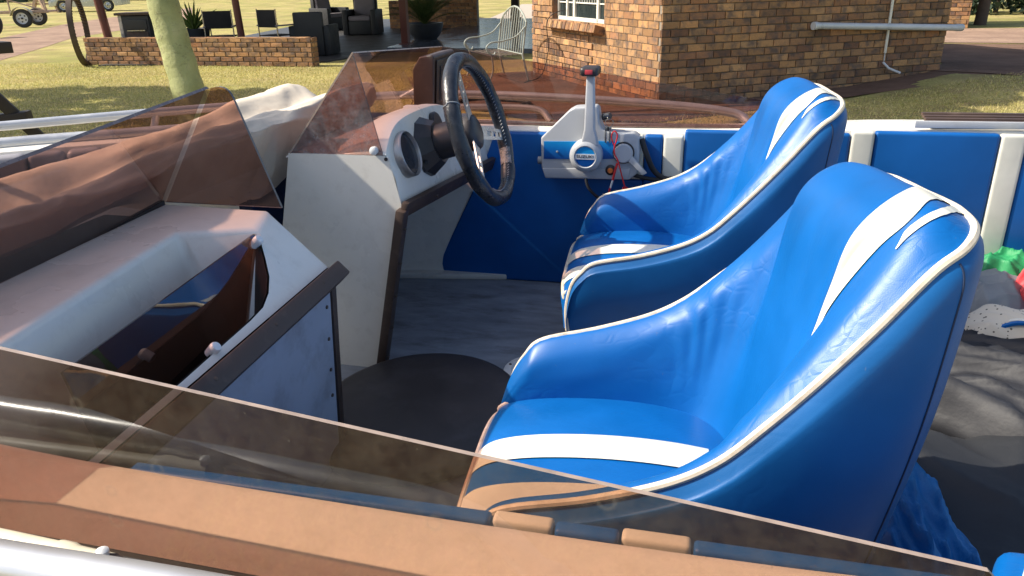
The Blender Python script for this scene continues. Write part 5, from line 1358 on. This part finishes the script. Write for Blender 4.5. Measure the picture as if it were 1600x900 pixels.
cent2 = [(rs.uniform(-14.0, -11.2), rs.uniform(7.4, 9.8), rs.uniform(3.6, 4.5)) for _ in range(16)]
part('crown', leaf_cards(clumps(cent2, 120, 0.38, rs, 0.5), 0.15, rs), 'leaf', st_, recalc=False)
# dark background tree and bushes on the far right
bt = thing('dark_tree', 'dark tree trunk standing before the shaded hedge at the top right', 'tree', (6.6, 22.4, 0.1))
m = MB(); m.tube(crom([(6.6, 22.4, 0.1), (6.65, 22.5, 1.2), (6.6, 22.6, 2.6), (6.8, 22.8, 4.0)], 5), [0.15 - 0.006 * i for i in range(16)], 12); part('trunk', m, 'bark_brown', bt, smooth=True)
cent = [(6.6 + rs.uniform(-2.2, 2.2), 22.4 + rs.uniform(-2.2, 2.2), rs.uniform(3.4, 5.2)) for _ in range(40)]
part('crown', leaf_cards(clumps(cent, 120, 0.6, rs), 0.15, rs), 'hedge_leaf', bt, recalc=False)
for i, (x, y, s, lab) in enumerate(((8.6, 28.0, 1.5, 'dark green bush right behind the dark tree trunk'), (11.6, 27.0, 1.6, 'dark green bush at the right end of the garden'), (6.6, 31.0, 1.5, 'dark green bush seen beside the outhouse'))):
    b = thing('bush', lab, 'bush', (x, y, 0))
    c_ = [(x + rs.uniform(-s, s), y + rs.uniform(-s, s) * .7, rs.uniform(0.2, 2.2)) for _ in range(34)]
    part('foliage', leaf_cards(clumps(c_, 90, 0.5, rs, 0.9), 0.14, rs), 'hedge_leaf', b, recalc=False)
    m = MB(); m.tube([(x, y, 0), (x + .1, y, 1.2)], [0.08, 0.03], 8); part('stem', m, 'bark_brown', b, smooth=True)
# shade for the far right corner
# distant greenery along the horizon, as one mass
m = leaf_cards([(x, 75 + rs.uniform(-6, 6), abs(rs.gauss(0, 2.6))) for x in np.linspace(-90, 70, 7000)], 0.9, rs)
o = link('far_bushes', mesh_of(m, 'far_bushes', 'hedge_leaf', recalc=False)); o['kind'] = 'stuff'; o['label'] = 'distant line of dark bushes'

# ------------------------------------------------ grass blades on the nearer lawn
def grass(name, regions, n, seed):
    g = np.random.default_rng(seed); V = []; nn = 0
    xs_, ys_ = [], []
    for (x0, x1, y0, y1, fn), k in zip(regions, n):
        x = g.uniform(x0, x1, k); y = g.uniform(y0, y1, k)
        keep = np.array([fn(a, b) for a, b in zip(x, y)])
        xs_.append(x[keep]); ys_.append(y[keep])
    x = np.concatenate(xs_); y = np.concatenate(ys_); N = len(x)
    z = np.array([gz(a, b) for a, b in zip(x, y)])
    a = g.uniform(0, 6.283, N); h = g.uniform(0.012, 0.038, N) * (0.6 + 0.8 * g.random(N)); w = g.uniform(0.004, 0.008, N)
    lx = g.normal(0, 0.018, N); ly = g.normal(0, 0.018, N)
    v = np.empty((N, 3, 3)); ca, sa = np.cos(a) * w, np.sin(a) * w
    v[:, 0] = np.stack([x - ca, y - sa, z], 1); v[:, 1] = np.stack([x + ca, y + sa, z], 1); v[:, 2] = np.stack([x + lx, y + ly, z + h], 1)
    me = bpy.data.meshes.new(name); me.vertices.add(N * 3); me.vertices.foreach_set('co', v.reshape(-1))
    me.loops.add(N * 3); me.loops.foreach_set('vertex_index', np.arange(N * 3, dtype=np.int32))
    me.polygons.add(N); me.polygons.foreach_set('loop_start', np.arange(0, N * 3, 3, dtype=np.int32)); me.polygons.foreach_set('loop_total', np.full(N, 3, dtype=np.int32))
    me.materials.append(MT['blade']); me.update(); me.validate()
    o = link(name, me); o['kind'] = 'stuff'; o['label'] = 'short dry grass of the lawn'
    return o
def okl(x, y): return (x - WLa.x) * wnr.x + (y - WLa.y) * wnr.y > 0.03 or x < WLa.x
def okr(x, y):
    d = (Vector((x, y, 0)) - HC); return d.dot(NRr) > 0.85
grass('grass', [(-15, -3.5, 6.0, 14.6, okl), (-4.0, 8.0, 6.0, 12.5, okr), (-1.6, 1.6, -1.6, 0.30, lambda x, y: True)], [80000, 70000, 30000], 4)

# ------------------------------------------------ things on and round the patio
# wrought iron garden bench
bench = thing('iron_bench', 'pale green wrought iron bench with a fan of bars, standing by the house', 'bench', (-3.3, 12.2, 0.0))
bo = HC + NLl * 0.55 + Vector((0, 0, 0.0))
def bp(a, z, out=0.0): return bo + HL * a + NLl * out + Vector((0, 0, z))
bars = MB()
a0, a1 = 3.10, 4.25
arc_ = []
nb = 11
for i in range(nb + 1):
    t = i / nb; a = a0 + (a1 - a0) * t
    top = 0.90 + 0.22 * math.sin(math.pi * min(1, max(0, t))) ** 0.8 + 0.12 * t * 0
    arc_.append((a, top))
def bpl(a, z): return bp(a, z, 0.10 * (1 - (z - 0.4) / 0.7))
frame = MB(); frame.tube([bpl(a, z) for a, z in crom(arc_, 4)], 0.015, 8); frame.tube([bpl(a0, 0.42), bpl(a1, 0.42)], 0.013, 8)
frame.tube([bp(a0, 0.0, 0.0), bpl(a0, 0.42), bpl(a0, 0.90)], 0.016, 8); frame.tube([bp(a1, 0.0, 0.0), bpl(a1, 0.42), bpl(a1, 0.90)], 0.016, 8)
part('back_frame', frame, 'bench_paint', bench, smooth=True)
for i in range(1, nb):
    m = MB(); m.tube([bpl(arc_[i][0], 0.42), bpl(arc_[i][0], arc_[i][1])], 0.010, 6); part('back_bar', m, 'bench_paint', bench, smooth=True)
for a in (a0, a1):
    m = MB(); m.tube(crom([tuple(bpl(a, 0.85)), tuple(bp(a, 0.70, 0.20)), tuple(bp(a, 0.64, 0.42)), tuple(bp(a, 0.62, 0.62)), tuple(bp(a, 0.55, 0.70)), tuple(bp(a, 0.46, 0.66)), tuple(bp(a, 0.44, 0.58)), tuple(bp(a, 0.48, 0.55))], 6), 0.012, 8); part('armrest', m, 'bench_paint', bench, smooth=True)
    m = MB(); m.tube(crom([tuple(bp(a, 0.55, 0.70)), tuple(bp(a, 0.42, 0.62)), tuple(bp(a, 0.2, 0.60)), tuple(bp(a, 0.0, 0.68))], 6), 0.014, 8); part('leg', m, 'bench_paint', bench, smooth=True)
for i in range(7):
    m = MB(); m.bar(bp(a0, 0.42, 0.10 + 0.085 * i), bp(a1, 0.42, 0.10 + 0.085 * i), 0.03, 0.008); part('seat_slat', m, 'rust_iron', bench)
# garden hose on the soil
m = MB(); hp_ = []
for i in range(60):
    a = i / 60 * 6.28 * 1.7; r = 0.42 + 0.05 * math.sin(i * .7)
    hp_.append((-2.75 + r * 1.25 * math.cos(a), 9.9 + r * math.sin(a), 0.028 + 0.008 * (i // 30)))
m.tube(hp_, 0.018, 8); o = link('garden_hose', mesh_of(m, 'garden_hose', 'rubber', True)); tag(o, 'black hose coiled on the soil in front of the house', 'hose')

# potted sago palm
def palm(x, y, z, potr, poth, lab, n, L, mat, cat='potted plant', name='potted_palm', width=0.035):
    t = thing(name, lab, cat, (x, y, z))
    m = MB(); m.lathe([(potr * .62, 0), (potr * .85, poth * .35), (potr, poth * .85), (potr * 1.02, poth), (potr * .94, poth), (potr * .9, poth * .85)], (x, y, z), (0, 0, 1), 28, cap=True); part('pot', m, 'pot', t, smooth=True, angle=40)
    m = MB(); m.lathe([(potr * .9, poth * .84), (0.001, poth * .86)], (x, y, z), (0, 0, 1), 20, cap=False); part('soil', m, 'dirt_dark', t)
    r_ = random.Random(int(abs(x) * 100))
    for i in range(n):
        a = 6.283 * i / n + r_.uniform(-.2, .2); up = r_.uniform(0.55, 1.35)
        m = MB(); p = Vector((x, y, z + poth * .9)); d = Vector((math.cos(a) * math.cos(up), math.sin(a) * math.cos(up), math.sin(up)))
        pts = []
        for k_ in range(12):
            pts.append(p.copy()); p = p + d * (L / 11); d = (d + Vector((0, 0, -0.075))).normalized()
        m.tube(pts, [0.010 - 0.0007 * k_ for k_ in range(12)], 5)
        side = d.cross(Vector((0, 0, 1))).normalized()
        for k_ in range(1, 12):
            for f in (0.0, 0.5):
                q = pts[k_ - 1].lerp(pts[k_], f); ax_ = (pts[k_] - pts[k_ - 1]).normalized()
                ll = L * 0.22 * math.sin(math.pi * min(0.95, (k_ + f) / 12.5)) + 0.03
                for sg in (-1, 1):
                    e = q + side * sg * ll * 0.75 + ax_ * ll * 0.65 + Vector((0, 0, 0.15 * ll)); w = ax_ * width * 0.5
                    m.add([tuple(q - w), tuple(q + w), tuple(e)], [(0, 1, 2)])
        part('frond', m, mat, t, recalc=False)
    return t
palm(-7.05, 19.7, 0.1, 0.46, 0.40, 'sago palm in a wide dark bowl behind the red pillar', 26, 1.15, 'palm_leaf')
al = thing('potted_aloe', 'spiky pale green aloe in a dark pot behind the low brick wall', 'potted plant', (-11.0, 15.7, 0.03))
m = MB(); m.lathe([(0.22, 0), (0.30, 0.45), (0.33, 0.62), (0.30, 0.62), (0.28, 0.58)], (-11.0, 15.7, 0.03), (0, 0, 1), 24); part('pot', m, 'pot', al, smooth=True, angle=40)
for i in range(22):
    a = 6.283 * i / 22 + rs.uniform(-.2, .2); up = rs.uniform(0.5, 1.4); L = rs.uniform(0.4, 0.75)
    p = Vector((-11.0, 15.7, 0.62)); d = Vector((math.cos(a) * math.cos(up), math.sin(a) * math.cos(up), math.sin(up))); pts = []
    for k_ in range(7): pts.append(p.copy()); p = p + d * L / 6; d = (d + Vector((0, 0, -0.06))).normalized()
    m = MB(); m.tube(pts, [0.035, 0.034, 0.031, 0.027, 0.021, 0.013, 0.002], 6); part('leaf', m, 'aloe_leaf', al, smooth=True)

# big toothed iron ring on the patio edge
gr = thing('gear_ring', 'big rusty toothed iron ring standing upright at the left end of the wall', 'gear wheel', (-12.75, 14.30, 0))
gcn = Vector((-12.78, 14.34, 0.72)); gax = Vector((0.86, 0.50, 0)).normalized()
m = MB(); m.lathe([(0.66, -0.05), (0.72, -0.05), (0.72, 0.05), (0.66, 0.05), (0.66, -0.05)], gcn, gax, 56, cap=False); rg = part('ring', m, 'rust_iron', gr, smooth=True, angle=30)
gu = gax.orthogonal().normalized(); gw_ = gax.cross(gu)
m = MB()
for i in range(60):
    a = 6.283 * i / 60; d = gu * math.cos(a) + gw_ * math.sin(a); tt = gax.cross(d)
    m.box(gcn + d * 0.645, (0.035, 0.030, 0.10), Matrix((d, tt, gax)).transposed())
part('teeth', m, 'rust_iron', gr, kind='stuff')
# old stove
so = Vector((-11.85, 14.98, 0.03))
sr = Matrix.Rotation(R(14), 3, 'Z')
stove = thing('old_stove', 'old dark cooking stove with a peeling white side, standing behind the wall', 'stove', tuple(so))
def sb(c, s): return (so + sr @ Vector(c), s)
m = MB(); m.box(so + sr @ Vector((0.06, 0, 0.50)), (0.56, 0.45, 0.86), sr); part('body', m, 'stove_dark', stove, bevel=0.015)
m = MB(); m.box(so + sr @ Vector((-0.26, 0, 0.49)), (0.07, 0.45, 0.94), sr); part('side_panel', m, 'stove_white', stove, bevel=0.01)
m = MB(); m.box(so + sr @ Vector((0.07, -0.235, 0.40)), (0.46, 0.03, 0.42), sr); part('oven_door', m, 'rust_iron', stove, bevel=0.008)
m = MB(); m.box(so + sr @ Vector((0.07, -0.235, 0.76)), (0.46, 0.03, 0.20), sr); part('upper_door', m, 'stove_dark', stove, bevel=0.008)
m = MB(); m.box(so + sr @ Vector((0.02, 0, 0.97)), (0.74, 0.52, 0.05), sr); part('hob', m, 'rust_iron', stove, bevel=0.01)
m = MB(); m.bar(so + sr @ Vector((-0.12, -0.27, 0.64)), so + sr @ Vector((0.26, -0.27, 0.64)), 0.02, 0.02); part('handle', m, 'steel', stove)
# director chairs
def chair(x, y, rz, lab):
    t = thing('folding_chair', lab, 'chair', (x, y, 0.03), rotz=rz); M_ = Matrix.Translation((x, y, 0.03)) @ Matrix.Rotation(rz, 4, 'Z')
    def pr(name, mb_, mat, **k):
        mb_.v = [tuple(M_ @ Vector(v)) for v in mb_.v]; return part(name, mb_, mat, t, **k)
    for sx in (-0.3, 0.3):
        m = MB(); m.tube([(sx, 0.25, 0), (sx, 0.25, 1.0)], 0.014, 8); pr('leg', m, 'steel', smooth=True)
        m = MB(); m.tube([(sx, -0.25, 0), (sx, -0.25, 0.64)], 0.014, 8); pr('leg', m, 'steel', smooth=True)
        m = MB(); m.box((sx, 0, 0.66), (0.06, 0.56, 0.03)); pr('armrest', m, 'cushion_mauve', bevel=0.01)
    m = MB(); m.box((0, 0, 0.45), (0.58, 0.5, 0.02)); pr('seat', m, 'canvas_dark', bevel=0.006)
    m = MB(); m.box((0, 0.25, 0.80), (0.60, 0.02, 0.36)); pr('backrest', m, 'canvas_dark', bevel=0.006)
    for a, b in (((-0.3, -0.25, 0.02), (0.3, -0.25, 0.44)), ((0.3, -0.22, 0.02), (-0.3, -0.22, 0.44))):
        m = MB(); m.tube([a, b], 0.011, 8); pr('cross_brace', m, 'steel', smooth=True)
    return t
chair(-10.35, 15.75, R(200), 'black folding chair left of the middle patio post')
chair(-9.15, 16.0, R(160), 'black folding chair right of the middle patio post')
def armchair(x, y, rz, lab, cushion=True, s=1.0):
    t = thing('rattan_armchair', lab, 'armchair', (x, y, 0.03), rotz=rz, group='rattan armchairs on the patio'); M_ = Matrix.Translation((x, y, 0.03)) @ Matrix.Rotation(rz, 4, 'Z')
    def pr(name, mb_, mat, **k):
        mb_.v = [tuple(M_ @ (Vector(v) * s)) for v in mb_.v]; return part(name, mb_, mat, t, **k)
    m = MB(); m.box((0, 0, 0.19), (0.60, 0.72, 0.34)); pr('base', m, 'rattan', bevel=0.02)
    for sx in (-0.38, 0.38):
        m = MB(); m.box((sx, 0, 0.32), (0.14, 0.78, 0.62)); pr('arm', m, 'rattan', bevel=0.03)
    m = MB(); m.box((0, 0.36, 0.46), (0.64, 0.14, 0.90)); pr('backrest', m, 'rattan', bevel=0.03)
    m = MB(); m.box((0, -0.05, 0.42), (0.58, 0.62, 0.12)); pr('seat_cushion', m, 'cushion_mauve', bevel=0.03, bseg=3)
    m = MB(); m.box((0, 0.25, 0.68), (0.54, 0.12, 0.46), Matrix.Rotation(R(-10), 3, 'X')); pr('back_cushion', m, 'cushion_mauve', bevel=0.04, bseg=3)
    return t
armchair(-8.5, 16.45, R(190), 'black rattan armchair with its back to the lawn, beside the end of the low wall', s=1.0)
armchair(-10.0, 22.5, R(8), 'black rattan armchair with mauve cushions facing the boat', s=1.12)
armchair(-12.1, 24.6, R(70), 'black rattan armchair farthest back on the patio', s=1.1)
# low dividing wall at the back of the patio
bw_ = thing('patio_back_wall', 'dim low brick wall at the back of the patio', 'wall', (-8.8, 25.2, 0))
m = MB(); m.box((-8.7, 25.2, 0.46), (3.0, 0.22, 0.86)); part('core', m, 'mortar', bw_)
bl = brick_face(bw_, Vector((-10.2, 25.085, 0)), (1, 0, 0), (0, -1, 0), 3.0, 0.03, 0.90, BW, BH, 0.02, bm_h, 0)
lay(bw_, bl, bm_h, 200)
# pale boulder on the far lawn
bmx = bmesh.new(); bmesh.ops.create_icosphere(bmx, subdivisions=3, radius=0.55)
for v in bmx.verts: v.co = v.co * (1 + 0.12 * math.sin(5 * v.co.x + 3 * v.co.y) + 0.08 * math.sin(7 * v.co.z)); v.co.z *= 0.7
me = bpy.data.meshes.new('boulder'); bmx.to_mesh(me); bmx.free(); me.materials.append(MT['stone_pale']); me.polygons.foreach_set('use_smooth', [True] * len(me.polygons))
o = link('boulder', me); o.location = (-9.9, 31.6, 0.28); tag(o, 'pale boulder on the lawn behind the sago palm', 'rock')

# wooden trestle on the lawn at the far left
tr = thing('wooden_trestle', 'dark slanting wooden trestle standing on the lawn beyond the bow rail', 'trestle', (-6.4, 5.7, 0))
for (a, b, w) in (((-5.90, 6.12, -0.02), (-6.40, 5.62, 1.05), 0.13), ((-6.75, 6.05, -0.02), (-6.30, 5.62, 0.95), 0.11), ((-6.9, 4.6, -0.02), (-6.95, 4.45, 1.05), 0.13)):
    m = MB(); m.bar(a, b, w, w * 0.8); part('leg', m, 'dark_wood', tr, bevel=0.01)
m = MB(); m.bar((-6.02, 5.92, 0.46), (-6.75, 5.60, 0.40), 0.15, 0.15); part('crossbar', m, 'dark_wood', tr, bevel=0.02)
m = MB(); m.bar((-6.25, 6.1, 1.08), (-7.05, 4.3, 1.10), 0.2, 0.10); part('top_beam', m, 'dark_wood', tr, bevel=0.01)

# vehicles beyond the driveway
def wheel_parts(parent, c, axis, r, w, rim_mat, spokes=5, prefix=''):
    m = MB(); m.lathe([(r * .62, -w / 2), (r * .93, -w / 2), (r, -w * .32), (r, w * .32), (r * .93, w / 2), (r * .62, w / 2)], c, axis, 36, cap=False); wt = part('wheel', m, 'rubber', parent, smooth=True, angle=50)
    m = MB(); m.lathe([(r * .64, -w * .3), (r * .66, w * .42), (r * .58, w * .36), (r * .56, w * .12), (r * .18, w * .22), (r * .16, w * .34), (0.001, w * .34)], c, axis, 36, cap=False); rm = part('rim', m, rim_mat, wt, smooth=True, angle=40)
    ax_ = Vector(axis).normalized(); u = ax_.orthogonal().normalized(); q = ax_.cross(u)
    m = MB()
    for i in range(spokes):
        a = 6.283 * (i + .5) / spokes
        m.lathe([(r * .085, w * .15), (r * .085, w * .235)], Vector(c) + (u * math.cos(a) + q * math.sin(a)) * r * .37, axis, 10)
    part('wheel_hole', m, 'rubber', wt)
    m = MB(); m.lathe([(r * .11, w * .3), (r * .11, w * .52), (r * .08, w * .56)], c, axis, 14); part('hub_cap', m, 'rubber', wt, smooth=True)
tl = thing('utility_trailer', 'tan steel trailer with a cream mudguard and a white rimmed wheel', 'trailer', (-28.3, 27.6, 0))
tc_ = Vector((-21.6, 21.9, 0.33)); tax = Vector((0.42, -0.9, 0)).normalized(); tdir = Vector((0.9, 0.42, 0)).normalized()
k_ = 1.0
tc_ = Vector((-27.3, 27.7, 0.36))
wheel_parts(tl, tc_, tax, 0.36, 0.20, 'white_rim')
m = MB()
prof_ = [(0.44 * math.cos(t), 0.44 * math.sin(t)) for t in np.linspace(0.2, 2.9, 16)]
m.grid([[tuple(tc_ + tdir * a + Vector((0, 0, b)) + tax * o_) for o_ in (-0.14, 0.14)] for a, b in prof_])
o = part('mudguard', m, 'cream_paint', tl, smooth=True); md = o.modifiers.new('thickness', 'SOLIDIFY'); md.thickness = 0.012
m = MB()
for s0 in (0.25, 1.45):
    m.bar(tc_ - tax * s0 + tdir * 0.9 + Vector((0, 0, 0.22)), tc_ - tax * s0 - tdir * 2.6 + Vector((0, 0, 0.22)), 0.07, 0.09)
for t in (0.85, 0.0, -1.2, -2.5):
    m.bar(tc_ - tax * 0.25 + tdir * t + Vector((0, 0, 0.225)), tc_ - tax * 1.45 + tdir * t + Vector((0, 0, 0.225)), 0.06, 0.07)
part('chassis', m, 'tan_frame', tl, bevel=0.006)
m = MB()
for t in (0.85, -0.5, -1.8):
    m.bar(tc_ - tax * 0.25 + tdir * t + Vector((0, 0, 0.25)), tc_ - tax * 0.25 + tdir * t + Vector((0, 0, 0.75)), 0.05, 0.05)
m.bar(tc_ - tax * 0.25 + tdir * 0.9 + Vector((0, 0, 0.75)), tc_ - tax * 0.25 - tdir * 2.6 + Vector((0, 0, 0.75)), 0.05, 0.06)
m.bar(tc_ - tax * 0.25 + tdir * 0.85 + Vector((0, 0, 0.25)), tc_ - tax * 0.25 - tdir * 0.5 + Vector((0, 0, 0.72)), 0.045, 0.045)
part('side_rack', m, 'tan_frame', tl, bevel=0.006)
wheel_parts(tl, tc_ - tax * 1.70, -tax, 0.36, 0.20, 'white_rim')
ot = thing('spare_tyre', 'big black tyre standing at the left edge near the driveway', 'tyre', (-23.1, 21.9, 0.0))
m = MB(); m.lathe([(0.26, -0.11), (0.42, -0.12), (0.47, -0.06), (0.47, 0.06), (0.42, 0.12), (0.26, 0.11), (0.26, -0.11)], (-23.1, 21.9, 0.47), (0.6, -0.8, 0), 40, cap=False); part('tread', m, 'rubber', ot, smooth=True, angle=60)
m = MB(); m.lathe([(0.265, -0.02), (0.265, 0.02), (0.001, 0.03)], (-23.1, 21.9, 0.47), (0.6, -0.8, 0), 30); part('disc', m, 'rust_iron', ot)
# second trailer stand: a tan A-frame between trailer and car
af = thing('timber_stand', 'tan timber A-frame standing behind the trailer', 'stand', (-40.5, 42.5, 0))
ao_ = Vector((-40.5, 42.5, 0))
for a, b in (((-0.5, 0, 0), (0.0, 0.1, 1.2)), ((0.5, 0, 0), (0.0, 0.1, 1.2)), ((1.2, 0.3, 0), (0.7, 0.4, 1.2))):
    m = MB(); m.bar(ao_ + Vector(a), ao_ + Vector(b), 0.20, 0.16); part('leg', m, 'tan_frame', af)
m = MB(); m.bar(ao_ + Vector((-0.9, 0.05, 0.52)), ao_ + Vector((1.4, 0.35, 0.52)), 0.08, 0.10); part('crossbar', m, 'tan_frame', af)
# car
car = thing('parked_car', 'silver car parked beyond the driveway, only its lower body in view', 'car', (-38, 44, 0))
cd = Vector((0.93, 0.36, 0)).normalized(); cn = Vector((0.36, -0.93, 0)).normalized()
cw = Vector((-39.0, 42.9, 0.36))
def cp3(l, h, o_=0.0): return cw + cd * l + cn * o_ + Vector((0, 0, h - 0.34))
out = [(-0.85, 0.30), (-0.80, 0.66), (-0.45, 0.78), (0.35, 0.88), (0.95, 1.38), (2.4, 1.45), (3.1, 1.05), (3.45, 0.95), (3.48, 0.34), (3.05, 0.30)] 
arcw = lambda cx: [(cx + 0.40 * math.cos(t), 0.34 + 0.40 * math.sin(t)) for t in np.linspace(0.1, 3.04, 12)]
poly = out + arcw(2.62) + [(2.2, 0.28), (0.42, 0.28)] + arcw(0.0)
m = MB(); m.prism([tuple(cp3(a, b, 0.09)) for a, b in poly], tuple(-cn * 1.7)); part('body', m, 'car_paint', car, smooth=True, bevel=0.03)
m = MB(); m.prism([tuple(cp3(a, b, 0.097)) for a, b in ((0.55, 0.94), (1.05, 1.32), (2.3, 1.38), (2.8, 1.02))], tuple(-cn * 0.01)); part('side_window', m, 'glass_dark', car)
wheel_parts(car, cw, cn, 0.34, 0.22, 'alu', 7); wheel_parts(car, cp3(2.62, 0.34), cn, 0.34, 0.22, 'alu', 7)
m = MB(); m.lathe([(0.09, 0), (0.09, 0.03)], cp3(-0.72, 0.62, 0.09), cn, 14); part('headlight', m, 'pvc', car)
print('verts', sum(len(o.data.vertices) for o in bpy.data.objects if o.type == 'MESH'))
